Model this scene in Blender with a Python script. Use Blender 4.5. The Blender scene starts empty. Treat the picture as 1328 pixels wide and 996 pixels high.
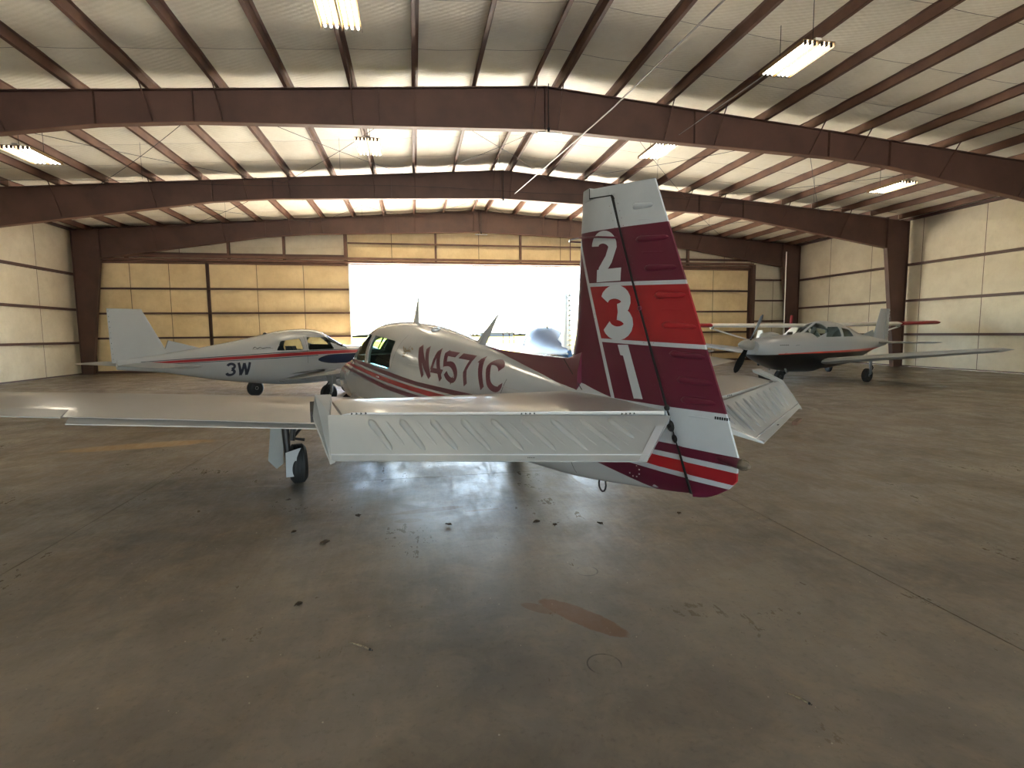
import bpy, bmesh, math, random
import numpy as np
from mathutils import Vector, Matrix
random.seed(7)
SC = bpy.context.scene
COL = SC.collection
R = math.radians

# ------------------------------------------------------------------ camera
F_PX, CX, CY = 690.0, 664.0, 498.0
cam_d = bpy.data.cameras.new('camera')
cam = bpy.data.objects.new('camera', cam_d); COL.objects.link(cam)
cam_d.sensor_fit = 'HORIZONTAL'; cam_d.sensor_width = 36.0
cam_d.lens = F_PX / 1328.0 * 36.0
cam_d.clip_start = 0.05; cam_d.clip_end = 2000
r_ = Vector((0.98356, -0.18027, -0.01043)); u_ = Vector((0.02720, 0.09084, 0.99549)); f_ = Vector((0.17851, 0.97941, -0.09425))
M = Matrix(((r_.x, u_.x, -f_.x, 0.0), (r_.y, u_.y, -f_.y, 0.0), (r_.z, u_.z, -f_.z, 1.667), (0, 0, 0, 1)))
cam.matrix_world = M
SC.camera = cam

# ------------------------------------------------------------------ world, sun, exposure
world = bpy.data.worlds.new('sky'); SC.world = world; world.use_nodes = True
wn = world.node_tree.nodes; wl = world.node_tree.links
bg = wn['Background']
sky = wn.new('ShaderNodeTexSky'); sky.sky_type = 'NISHITA'
sky.sun_elevation = R(53); sky.sun_rotation = R(59); sky.sun_disc = False
sky.air_density = 1.0; sky.dust_density = 1.2; sky.ozone_density = 1.0
wl.new(sky.outputs[0], bg.inputs[0])
bg.inputs[1].default_value = 1.0
sun_d = bpy.data.lights.new('sun', 'SUN'); sun = bpy.data.objects.new('sun', sun_d); COL.objects.link(sun)
sun_d.energy = 44.0; sun_d.angle = R(0.53); sun_d.color = (1.0, 0.93, 0.82)
sun.rotation_euler = Vector((-0.50, -0.30, -0.80)).to_track_quat('-Z', 'Y').to_euler()
SC.view_settings.view_transform = 'Standard'
SC.view_settings.look = 'None'
SC.view_settings.gamma = 1.0
SC.view_settings.use_curve_mapping = False
SC.view_settings.exposure = 1.9
SC.cycles.use_denoising = True
SC.cycles.max_bounces = 10
SC.cycles.diffuse_bounces = 6
SC.cycles.transparent_max_bounces = 12
SC.cycles.sample_clamp_indirect = 40.0
TUBE_POWER = 9.0

# ------------------------------------------------------------------ helpers
def lin(c):
    return tuple(((v/255.0)/12.92 if v/255.0 <= 0.04045 else ((v/255.0+0.055)/1.055)**2.4) for v in c) + (1.0,)

class NT:
    """tiny node-tree helper"""
    def __init__(s, m):
        s.n = m.node_tree.nodes; s.l = m.node_tree.links
    def node(s, t, **kw):
        n = s.n.new(t)
        for k, v in kw.items(): setattr(n, k, v)
        return n
    def put(s, a, b):
        if hasattr(a, 'is_output'): s.l.new(a, b)
        else: b.default_value = a
    def math(s, op, a, b=None, c=None):
        n = s.node('ShaderNodeMath', operation=op)
        s.put(a, n.inputs[0])
        if b is not None: s.put(b, n.inputs[1])
        if c is not None: s.put(c, n.inputs[2])
        return n.outputs[0]
    def mix(s, f, a, b):
        n = s.node('ShaderNodeMix', data_type='RGBA')
        s.put(f, n.inputs[0]); s.put(a, n.inputs[6]); s.put(b, n.inputs[7])
        return n.outputs[2]
    def noise(s, scale, detail=4, rough=0.55, vec=None, dist=0.0):
        n = s.node('ShaderNodeTexNoise'); n.inputs['Scale'].default_value = scale
        n.inputs['Detail'].default_value = detail; n.inputs['Roughness'].default_value = rough; n.inputs['Distortion'].default_value = dist
        if vec is not None: s.l.new(vec, n.inputs['Vector'])
        return n.outputs[0]
    def ramp(s, f, lo, hi, a=0.0, b=1.0):
        n = s.node('ShaderNodeMapRange'); s.put(f, n.inputs[0])
        n.inputs[1].default_value = lo; n.inputs[2].default_value = hi; n.inputs[3].default_value = a; n.inputs[4].default_value = b
        return n.outputs[0]

def new_mat(name):
    m = bpy.data.materials.new(name); m.use_nodes = True
    return m, NT(m), m.node_tree.nodes['Principled BSDF']

def mat(name, col, rough=0.5, metal=0.0, var=0.0, vscale=3.0, bump=0.0, bscale=40.0, col2=None, coat=0.0, spec=None):
    m, t, b = new_mat(name)
    b.inputs['Roughness'].default_value = rough; b.inputs['Metallic'].default_value = metal
    if coat: b.inputs['Coat Weight'].default_value = coat; b.inputs['Coat Roughness'].default_value = 0.08
    if spec is not None: b.inputs['Specular IOR Level'].default_value = spec
    c = lin(col)
    tc = t.node('ShaderNodeTexCoord')
    if var or col2:
        c2 = lin(col2) if col2 else tuple(v*(1-var) for v in c[:3]) + (1,)
        f = t.ramp(t.noise(vscale, 5, 0.6, tc.outputs['Object']), 0.38, 0.68)
        t.l.new(t.mix(f, c, c2), b.inputs['Base Color'])
    else:
        b.inputs['Base Color'].default_value = c
    if bump:
        bp = t.node('ShaderNodeBump'); bp.inputs['Strength'].default_value = bump; bp.inputs['Distance'].default_value = 0.02
        t.l.new(t.noise(bscale, 3, 0.6, tc.outputs['Object']), bp.inputs['Height']); t.l.new(bp.outputs[0], b.inputs['Normal'])
    return m

def tag(o, label=None, cat=None, group=None, kind=None):
    if label: o['label'] = label
    if cat: o['category'] = cat
    if group: o['group'] = group
    if kind: o['kind'] = kind
    return o

def obj(name, me, m=None, parent=None, smooth=None):
    if isinstance(me, tuple):
        v, f = me[0], me[1]
        me = bpy.data.meshes.new(name); me.from_pydata([tuple(p) for p in v], [], [tuple(q) for q in f]); me.update()
        bm = bmesh.new(); bm.from_mesh(me); bmesh.ops.recalc_face_normals(bm, faces=bm.faces); bm.to_mesh(me); bm.free()
    if m is not None and not me.materials: me.materials.append(m)
    if smooth:
        me.shade_smooth(); me.set_sharp_from_angle(angle=R(smooth))
    o = bpy.data.objects.new(name, me); COL.objects.link(o)
    if parent is not None: o.parent = parent
    return o

def empty(name, loc=(0, 0, 0), rz=0.0, parent=None):
    o = bpy.data.objects.new(name, None); COL.objects.link(o)
    o.location = loc; o.rotation_euler = (0, 0, rz); o.empty_display_size = 0.2
    if parent is not None: o.parent = parent
    return o

def join(*parts):
    V, Fc = [], []
    for v, f in parts:
        n = len(V); V += list(v); Fc += [tuple(i+n for i in q) for q in f]
    return V, Fc

def box(x0, x1, y0, y1, z0, z1):
    v = [(x0,y0,z0),(x1,y0,z0),(x1,y1,z0),(x0,y1,z0),(x0,y0,z1),(x1,y0,z1),(x1,y1,z1),(x0,y1,z1)]
    return v, [(0,3,2,1),(4,5,6,7),(0,1,5,4),(1,2,6,5),(2,3,7,6),(3,0,4,7)]

def obox(p0, p1, w, h, up=(0, 0, 1)):
    """box along a segment, w wide, h tall"""
    a, b = Vector(p0), Vector(p1); d = (b-a).normalized(); u = Vector(up)
    s = d.cross(u).normalized()
    if s.length < 1e-6: s = Vector((1, 0, 0))
    t = s.cross(d).normalized()
    v = []
    for q in (a, b):
        for i, j in ((-1,-1),(1,-1),(1,1),(-1,1)):
            v.append(tuple(q + s*(w/2*i) + t*(h/2*j)))
    return v, [(0,1,2,3),(7,6,5,4),(0,4,5,1),(1,5,6,2),(2,6,7,3),(3,7,4,0)]

def tube(pts, rad, n=8, caps=True):
    pts = [Vector(p) for p in pts]; rads = rad if isinstance(rad, (list, tuple)) else [rad]*len(pts)
    V, Fc = [], []; prev = None
    for i, p in enumerate(pts):
        d = (pts[min(i+1, len(pts)-1)] - pts[max(i-1, 0)]).normalized()
        a = prev if prev is not None else (Vector((0, 0, 1)) if abs(d.z) < 0.9 else Vector((1, 0, 0)))
        s = d.cross(a).normalized(); t = s.cross(d).normalized(); prev = t
        for k in range(n):
            an = 2*math.pi*k/n
            V.append(tuple(p + (s*math.cos(an) + t*math.sin(an))*rads[i]))
    for i in range(len(pts)-1):
        for k in range(n):
            Fc.append((i*n+k, i*n+(k+1) % n, (i+1)*n+(k+1) % n, (i+1)*n+k))
    if caps:
        Fc.append(tuple(range(n-1, -1, -1))); Fc.append(tuple((len(pts)-1)*n+k for k in range(n)))
    return V, Fc

def lathe(prof, c, axis, n=24):
    """revolve (radius, along) profile about axis through c"""
    a = Vector(axis).normalized(); s = a.orthogonal().normalized(); t = a.cross(s); c = Vector(c)
    V, Fc = [], []
    for r0, h0 in prof:
        for k in range(n):
            an = 2*math.pi*k/n
            V.append(tuple(c + a*h0 + (s*math.cos(an)+t*math.sin(an))*max(r0, 1e-4)))
    m_ = len(prof)
    for i in range(m_-1):
        for k in range(n): Fc.append((i*n+k, i*n+(k+1) % n, (i+1)*n+(k+1) % n, (i+1)*n+k))
    Fc.append(tuple(range(n-1, -1, -1))); Fc.append(tuple((m_-1)*n+k for k in range(n)))
    return V, Fc

def loft(rings, caps=True):
    n = len(rings[0]); V = [tuple(p) for r in rings for p in r]; Fc = []
    for i in range(len(rings)-1):
        for k in range(n): Fc.append((i*n+k, i*n+(k+1) % n, (i+1)*n+(k+1) % n, (i+1)*n+k))
    if caps:
        Fc.append(tuple(range(n-1, -1, -1))); Fc.append(tuple((len(rings)-1)*n+k for k in range(n)))
    return V, Fc

def prism(poly, d):
    """flat polygon (3-D points) extruded by vector d"""
    n = len(poly); d = Vector(d)
    V = [tuple(Vector(p)) for p in poly] + [tuple(Vector(p)+d) for p in poly]
    return V, [tuple(range(n-1, -1, -1)), tuple(range(n, 2*n))] + [(k, (k+1) % n, n+(k+1) % n, n+k) for k in range(n)]

def grid(fn, nu, nv):
    V = [tuple(fn(i/nu, j/nv)) for i in range(nu+1) for j in range(nv+1)]
    return V, [(i*(nv+1)+j, (i+1)*(nv+1)+j, (i+1)*(nv+1)+j+1, i*(nv+1)+j+1) for i in range(nu) for j in range(nv)]

def boolean_cut(o, cutters):
    for c in cutters:
        md = o.modifiers.new('cut', 'BOOLEAN'); md.object = c; md.operation = 'DIFFERENCE'; md.solver = 'EXACT'
    dg = bpy.context.evaluated_depsgraph_get()
    me = bpy.data.meshes.new_from_object(o.evaluated_get(dg))
    o.modifiers.clear(); o.data = me
    for c in cutters:
        bpy.data.objects.remove(c)

# ------------------------------------------------------------------ materials
M_PAINT = mat('white_aircraft_paint', (160, 162, 164), 0.20, 0, 0.05, 1.5, coat=0.5)
M_PAINT_GLOSS = mat('polished_white_paint', (154, 152, 148), 0.30, 0, 0.08, 2.5, coat=0.35)
M_PAINT_DULL = mat('weathered_white_paint', (140, 141, 140), 0.34, 0, 0.10, 4.0)
M_MAROON = mat('maroon_paint', (80, 20, 40), 0.4, 0, 0.08, 3.0, coat=0.05)
M_RED = mat('red_paint', (145, 20, 28), 0.4, 0, 0.06, 3.0, coat=0.05)
M_BLACK = mat('black_rubber', (22, 22, 23), 0.75, 0, 0.2, 8.0)
M_DARK = mat('dark_metal', (40, 38, 38), 0.5, 0.4)
M_CHROME = mat('steel_bright', (170, 170, 172), 0.3, 0.9)
M_NAVY = mat('navy_paint', (16, 24, 46), 0.3, coat=0.2)
M_CABIN = mat('cabin_lining', (150, 152, 150), 0.85, 0, 0.2, 5.0)
M_SEAT = mat('seat_cloth', (60, 66, 74), 0.9, 0, 0.2, 20)
M_BLACKPAINT = mat('black_gloss_paint', (12, 12, 14), 0.25)
M_BLADE = mat('black_propeller_paint', (12, 12, 13), 0.7, spec=0.2)
M_STEEL = mat('red_oxide_steel', (86, 60, 50), 0.55, 0, 0, 0.9, col2=(68, 46, 39))
M_STEEL_LT = mat('red_oxide_steel_worn', (114, 82, 64), 0.6, 0, 0, 1.3, col2=(92, 64, 51))
M_ROD = mat('galvanised_rod', (150, 148, 144), 0.45, 0.5)
M_LENS = mat('tail_light_lens', (112, 102, 90), 0.2, 0.5)
M_FLAT_BLACK = mat('flat_black', (18, 16, 15), 0.9)
M_NUMERAL = mat('numeral_grey_white', (164, 171, 177), 0.45)
M_LOGO = mat('logo_gold', (110, 92, 66), 0.5)
M_HOUSING = mat('white_enamel', (226, 224, 214), 0.35)
M_TRAY = mat('tarnished_reflector', (112, 86, 48), 0.5)

def glass_mat(name, tint, ior=1.12):
    m = bpy.data.materials.new(name); m.use_nodes = True; t = NT(m); t.n.clear()
    out = t.node('ShaderNodeOutputMaterial'); tr = t.node('ShaderNodeBsdfTransparent'); gl = t.node('ShaderNodeBsdfGlossy'); mx = t.node('ShaderNodeMixShader')
    fr = t.node('ShaderNodeFresnel'); fr.inputs[0].default_value = ior
    tr.inputs[0].default_value = lin(tint); gl.inputs['Roughness'].default_value = 0.03
    t.l.new(fr.outputs[0], mx.inputs[0]); t.l.new(tr.outputs[0], mx.inputs[1]); t.l.new(gl.outputs[0], mx.inputs[2]); t.l.new(mx.outputs[0], out.inputs[0])
    return m
M_GLASS = glass_mat('tinted_cabin_glass', (192, 228, 226))
M_GLASS_CLEAR = glass_mat('clear_cabin_glass', (222, 230, 228))

def emit_mat(name, col, strength):
    m = bpy.data.materials.new(name); m.use_nodes = True; t = NT(m); t.n.clear()
    out = t.node('ShaderNodeOutputMaterial'); e = t.node('ShaderNodeEmission'); e.inputs[0].default_value = col; e.inputs[1].default_value = strength
    t.l.new(e.outputs[0], out.inputs[0]); return m
M_TUBE = emit_mat('fluorescent_tube_lit', (1.0, 0.90, 0.70, 1), TUBE_POWER)

# floor concrete: grain, scuffs and tan stains with shapes of their own
def floor_mat():
    m, t, b = new_mat('worn_sealed_concrete')
    tc = t.node('ShaderNodeTexCoord'); g = t.node('ShaderNodeNewGeometry'); P = g.outputs['Position']
    c = t.mix(t.ramp(t.noise(0.55, 6, 0.62, P), 0.35, 0.68), lin((130, 120, 107)), lin((96, 88, 78)))
    c = t.mix(t.ramp(t.noise(3.2, 6, 0.7, P, 0.6), 0.45, 0.75, 0, 0.55), c, lin((148, 131, 108)))
    c = t.mix(t.ramp(t.noise(26, 4, 0.7, P), 0.55, 0.8, 0, 0.4), c, lin((54, 49, 42)))
    sep = t.node('ShaderNodeSeparateXYZ'); t.l.new(P, sep.inputs[0])
    nz = t.noise(5.0, 5, 0.65, P)
    def blob(c, x, y, rx, ry, ang, col, amt, edge=0.25):
        ca, sa = math.cos(ang), math.sin(ang)
        dx = t.math('SUBTRACT', sep.outputs[0], x); dy = t.math('SUBTRACT', sep.outputs[1], y)
        a = t.math('DIVIDE', t.math('ADD', t.math('MULTIPLY', dx, ca), t.math('MULTIPLY', dy, sa)), rx)
        e = t.math('DIVIDE', t.math('SUBTRACT', t.math('MULTIPLY', dy, ca), t.math('MULTIPLY', dx, sa)), ry)
        d = t.math('ADD', t.math('ADD', t.math('MULTIPLY', a, a), t.math('MULTIPLY', e, e)), t.math('MULTIPLY', t.math('SUBTRACT', nz, 0.5), 1.6))
        return t.mix(t.ramp(d, 1.0-edge, 1.0+edge, amt, 0.0), c, lin(col))
    c = blob(c, 0.93, 2.88, 0.30, 0.085, R(-52), (112, 78, 48), 0.9, 0.12)
    c = blob(c, 0.70, 3.02, 0.12, 0.04, R(-40), (110, 80, 52), 0.7, 0.2)
    c = blob(c, -4.2, 9.0, 1.0, 0.25, R(10), (172, 140, 98), 0.75)
    c = blob(c, 0.1, 5.0, 0.35, 0.06, R(8), (100, 74, 48), 0.8, 0.2)
    c = blob(c, -0.1, 4.75, 0.12, 0.05, R(0), (100, 74, 48), 0.8, 0.2)
    c = blob(c, 0.6, 4.9, 0.16, 0.03, R(5), (100, 74, 48), 0.8, 0.2)
    c = blob(c, 1.9, 3.3, 0.75, 0.10, R(12), (122, 108, 92), 0.4, 0.3)
    c = blob(c, -0.3, 1.5, 0.9, 0.5, R(12), (66, 56, 44), 0.5, 0.5)
    # ring marks
    def ring(c, x, y, r0, w):
        dx = t.math('SUBTRACT', sep.outputs[0], x); dy = t.math('SUBTRACT', sep.outputs[1], y)
        d = t.math('SQRT', t.math('ADD', t.math('MULTIPLY', dx, dx), t.math('MULTIPLY', dy, dy)))
        f = t.ramp(t.math('ABSOLUTE', t.math('SUBTRACT', d, r0)), 0.3*w, w, 0.7, 0.0)
        f = t.math('MULTIPLY', f, t.ramp(nz, 0.42, 0.52))
        return t.mix(f, c, lin((44, 40, 36)))
    c = ring(c, 0.90, 2.42, 0.085, 0.006); c = ring(c, 1.15, 3.45, 0.075, 0.006)
    t.l.new(c, b.inputs['Base Color'])
    rr = t.ramp(t.noise(1.3, 6, 0.7, P, 0.6), 0.32, 0.68, 0.27, 0.56)
    mp = t.node('ShaderNodeMapping'); mp.inputs['Rotation'].default_value = (0, 0, R(-28)); mp.inputs['Scale'].default_value = (9.0, 1.4, 1.0); t.l.new(P, mp.inputs['Vector'])
    rr = t.math('ADD', rr, t.ramp(t.noise(1.6, 7, 0.75, mp.outputs[0], 0.8), 0.3, 0.7, -0.10, 0.12))
    rr = t.math('ADD', rr, t.ramp(t.noise(18, 4, 0.7, P), 0.3, 0.7, -0.06, 0.07))
    t.l.new(rr, b.inputs['Roughness'])
    # traffic film: dull dusty areas take less shine
    t.l.new(t.ramp(t.noise(0.9, 6, 0.72, P, 1.0), 0.35, 0.65, 0.14, 0.42), b.inputs['Specular IOR Level'])
    bp = t.node('ShaderNodeBump'); bp.inputs['Strength'].default_value = 0.12; bp.inputs['Distance'].default_value = 0.01
    h = t.math('ADD', t.noise(2.5, 5, 0.6, P), t.math('MULTIPLY', t.noise(60, 3, 0.7, P), 0.15))
    t.l.new(h, bp.inputs['Height']); t.l.new(bp.outputs[0], b.inputs['Normal'])
    return m
M_FLOOR = floor_mat()

def insulation_mat(name, c1, c2, diamond=22.0):
    m, t, b = new_mat(name)
    g = t.node('ShaderNodeNewGeometry'); P = g.outputs['Position']
    c = t.mix(t.ramp(t.noise(0.8, 5, 0.65, P), 0.35, 0.7), lin(c1), lin(c2))
    c = t.mix(t.ramp(t.noise(5.0, 5, 0.7, P), 0.5, 0.8, 0, 0.3), c, tuple(v*0.8 for v in lin(c2)[:3]) + (1,))
    t.l.new(c, b.inputs['Base Color'])
    b.inputs['Roughness'].default_value = 0.55
    h = t.noise(1.8, 5, 0.65, P)
    if diamond:
        for k in (1, -1):
            mp = t.node('ShaderNodeMapping'); mp.inputs['Rotation'].default_value = (0, 0, R(28*k)); t.l.new(P, mp.inputs['Vector'])
            w1 = t.node('ShaderNodeTexWave'); w1.inputs['Scale'].default_value = diamond; w1.inputs['Distortion'].default_value = 0.6; w1.bands_direction = 'Y'
            t.l.new(mp.outputs[0], w1.inputs['Vector'])
            h = t.math('ADD', h, t.math('MULTIPLY', w1.outputs['Fac'], 0.16))
    else:
        mp = t.node('ShaderNodeMapping'); mp.inputs['Scale'].default_value = (3.0, 3.0, 0.7); t.l.new(P, mp.inputs['Vector'])
        h = t.math('ADD', h, t.math('MULTIPLY', t.noise(2.2, 6, 0.7, mp.outputs[0], 1.2), 0.8))
    bp = t.node('ShaderNodeBump'); bp.inputs['Strength'].default_value = 0.35; bp.inputs['Distance'].default_value = 0.05
    t.l.new(h, bp.inputs['Height']); t.l.new(bp.outputs[0], b.inputs['Normal'])
    return m
M_CEIL = insulation_mat('vinyl_roof_insulation', (244, 239, 221), (232, 225, 204), 3.0)
M_WALL = insulation_mat('aged_wall_insulation', (234, 212, 166), (214, 188, 142), 0)
M_WALL_PALE = insulation_mat('pale_wall_insulation', (218, 208, 184), (200, 188, 162), 0)

# ------------------------------------------------------------------ hangar shell
XL, XR, RX = -15.2, 22.0, 3.42          # side walls and ridge
YB, YF = -14.1, 28.0                     # rear and door wall
ZR, SL = 7.85, 0.075                    # ridge height, roof slope
def roof_z(x): return ZR - SL*abs(x-RX)

# floor: one bed with sawn slabs on it
floor = tag(obj('floor', box(XL-0.3, XR+0.3, YB-0.3, YF+0.4, -0.3, -0.02), M_FLOOR), 'worn sealed grey brown concrete hangar floor with sawn joints', 'floor', kind='structure')
slx = [XL, -8.93, -2.93, 3.07, 9.07, 15.07, XR]; sly = [YB, -7.3, -0.5, 6.2, 13.4, 20.6, YF+0.4]
for i in range(len(slx)-1):
    for j in range(len(sly)-1):
        obj('slab', box(slx[i]+0.005, slx[i+1]-0.005, sly[j]+0.005, sly[j+1]-0.005, -0.02, 0.0), M_FLOOR, floor)

# outside
M_APRON = mat('sunlit_concrete_apron', (196, 190, 178), 0.7, 0, 0.15, 0.3)
M_FIELD = mat('dry_yellow_grass', (118, 106, 44), 0.95, 0, 0, 0.08, col2=(106, 97, 36), spec=0.0)
M_TREES = mat('distant_foliage', (30, 36, 40), 0.9, 0, 0.3, 0.2)
M_ASPH = mat('grey_asphalt', (62, 60, 60), 0.9, 0, 0.1, 0.3)
tag(obj('ground_apron', box(-60, 70, YF+0.4, 46, -0.25, -0.015), M_APRON), 'pale sunlit concrete apron outside the open hangar door', 'apron', kind='structure')
tag(obj('ground_field', box(-400, 450, 46, 600, -0.3, -0.02), M_FIELD), 'dry yellow grass airfield stretching to the horizon', 'field', kind='structure')
tag(obj('ground_runway', box(-400, 450, 150, 172, -0.018, 0.0), M_ASPH), 'thin grey runway strip crossing the yellow airfield', 'runway', kind='structure')

def bumpy_row(x0, x1, y, h, dep, n):
    V, Fc = [], []
    for i in range(n+1):
        x = x0+(x1-x0)*i/n; hh = h*(0.55+0.45*random.random())
        V += [(x, y, 0), (x, y-dep*0.5, hh*0.55), (x, y, hh), (x, y+dep*0.5, hh*0.6)]
    for i in range(n):
        for k in range(3): Fc.append((i*4+k, (i+1)*4+k, (i+1)*4+k+1, i*4+k+1))
    return V, Fc
for (x0, x1, yy, hh, lb) in ((-300, 20, 420, 4.0, 'long low line of hazy trees on the horizon beyond runway'), (30, 110, 380, 3.0, 'short hazy row of trees on horizon by the lamp posts')):
    tag(obj('treeline', bumpy_row(x0, x1, yy, hh, 8, 70), M_TREES, smooth=60), lb, 'trees', kind='stuff')

# field furniture seen through the doorway
bld = empty('airfield_shed', (46, 300, 0)); tag(bld, 'long low grey shed far across the yellow airfield', 'building')
obj('wall', box(-9, 9, -4, 4, 0, 2.4), mat('shed_grey', (52, 56, 60), 0.8), bld)
obj('roof', prism([(-9.4, -4.6, 2.4), (-9.4, 4.6, 2.4), (-9.4, 0, 3.6)], (18.8, 0, 0)), M_ASPH, bld)
M_MARK = mat('marker_post_dark', (26, 20, 18), 0.8, spec=0.1)
for i, (x, y) in enumerate(((15.3, 92), (16.4, 92), (17.2, 92), (12.0, 110))):
    mk = empty('runway_marker', (x, y, -0.02))
    tag(mk, ('leftmost small dark marker post of three standing in yellow grass', 'middle dark marker post of the three in yellow grass', 'rightmost dark marker post of the three in yellow grass', 'lone dark marker post further out in the yellow grass')[i], 'marker', 'marker posts in the field')
    obj('post', tube([(0, 0, 0), (0, 0, 1.5)], 0.05, 6), M_MARK, mk); obj('cap', lathe([(0.05, 0), (0.16, 0.05), (0.16, 0.3), (0.03, 0.4)], (0, 0, 1.45), (0, 0, 1), 8), M_MARK, mk)

# ---- ceiling: insulation strips between seams, purlins, bracing
ceiling = empty('ceiling'); tag(ceiling, 'white vinyl faced roof insulation stretched over brown purlins', 'ceiling', kind='structure')
pur = [RX-0.33, RX+0.33]
x = RX-0.33
pl = [RX-0.33-1.455*k for k in range(0, 13)]; pr = [RX+0.33+1.455*k for k in range(0, 13)]
purl_x = sorted(set(pl+pr))
PD = 0.21                                # purlin depth
def roof_strip(y0, y1, side):
    xs = pl if side < 0 else pr
    pts = []
    edge = [RX] + xs + [XL-0.1 if side < 0 else XR+0.1]
    for a, b_ in zip(edge[:-1], edge[1:]):
        nseg = 6
        for k in range(nseg):
            f = k/nseg; pts.append((a+(b_-a)*f, math.sin(math.pi*f)**0.8*0.045 if abs(b_-a) > 0.6 else 0.0))
    pts.append((edge[-1], 0))
    V, Fc = [], []
    ny = 5
    for (xx, sg) in pts:
        for j in range(ny+1):
            f = j/ny; yy = y0+0.006+(y1-y0-0.012)*f
            V.append((xx, yy, roof_z(xx)+PD-0.01 - sg*(0.7+0.3*math.sin(math.pi*f)) + (0.014 if j in (0, ny) else 0)))
    n = ny+1
    for i in range(len(pts)-1):
        for j in range(ny): Fc.append((i*n+j, (i+1)*n+j, (i+1)*n+j+1, i*n+j+1))
    return V, Fc
ys = []
yy = YB
while yy < YF-0.2:
    ys.append(yy); yy += 1.76
ys.append(YF+0.2)
for a, b_ in zip(ys[:-1], ys[1:]):
    for s in (-1, 1):
        obj('insulation_strip', roof_strip(a, b_, s), M_CEIL, ceiling, smooth=50)
obj('roof_deck', join(prism([(XL-0.3, YB-0.2, roof_z(XL-0.3)+PD+0.05), (RX, YB-0.2, ZR+PD+0.05), (RX, YB-0.2, ZR+PD+0.12), (XL-0.3, YB-0.2, roof_z(XL-0.3)+PD+0.12)], (0, YF-YB+0.6, 0)),
                      prism([(XR+0.3, YB-0.2, roof_z(XR+0.3)+PD+0.05), (RX, YB-0.2, ZR+PD+0.05), (RX, YB-0.2, ZR+PD+0.12), (XR+0.3, YB-0.2, roof_z(XR+0.3)+PD+0.12)], (0, YF-YB+0.6, 0))), M_STEEL, ceiling)
FRAMES = [-13.9, -7.0, -0.1, 6.8, 13.7, 20.65, 27.45]
def purlin_mesh(y0, y1):
    # Z section: web, two flanges, lips
    w, h, tk = 0.075, PD, 0.012
    return join(box(-tk/2, tk/2, y0, y1, 0, h), box(-w, tk/2, y0, y1, 0, tk), box(-tk/2, w, y0, y1, h-tk, h), box(-w, -w+tk, y0, y1, 0, 0.03))
pm = None
for xx in purl_x:
    for a, b_ in zip(FRAMES[:-1], FRAMES[1:]):
        if pm is None:
            o = obj('purlin', purlin_mesh(-0.0, 6.92), M_STEEL_LT, ceiling); pm = o.data
        else:
            o = bpy.data.objects.new('purlin', pm); COL.objects.link(o); o.parent = ceiling
        o.location = (xx, a, roof_z(xx)-0.004)
        if xx > RX: o.scale.x = -1
# eave struts and wall to last frame
for xx in purl_x:
    o = obj('purlin', purlin_mesh(FRAMES[-1], YF+0.1), M_STEEL_LT, ceiling); o.location = (xx, 0, roof_z(xx)-0.004)

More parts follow.
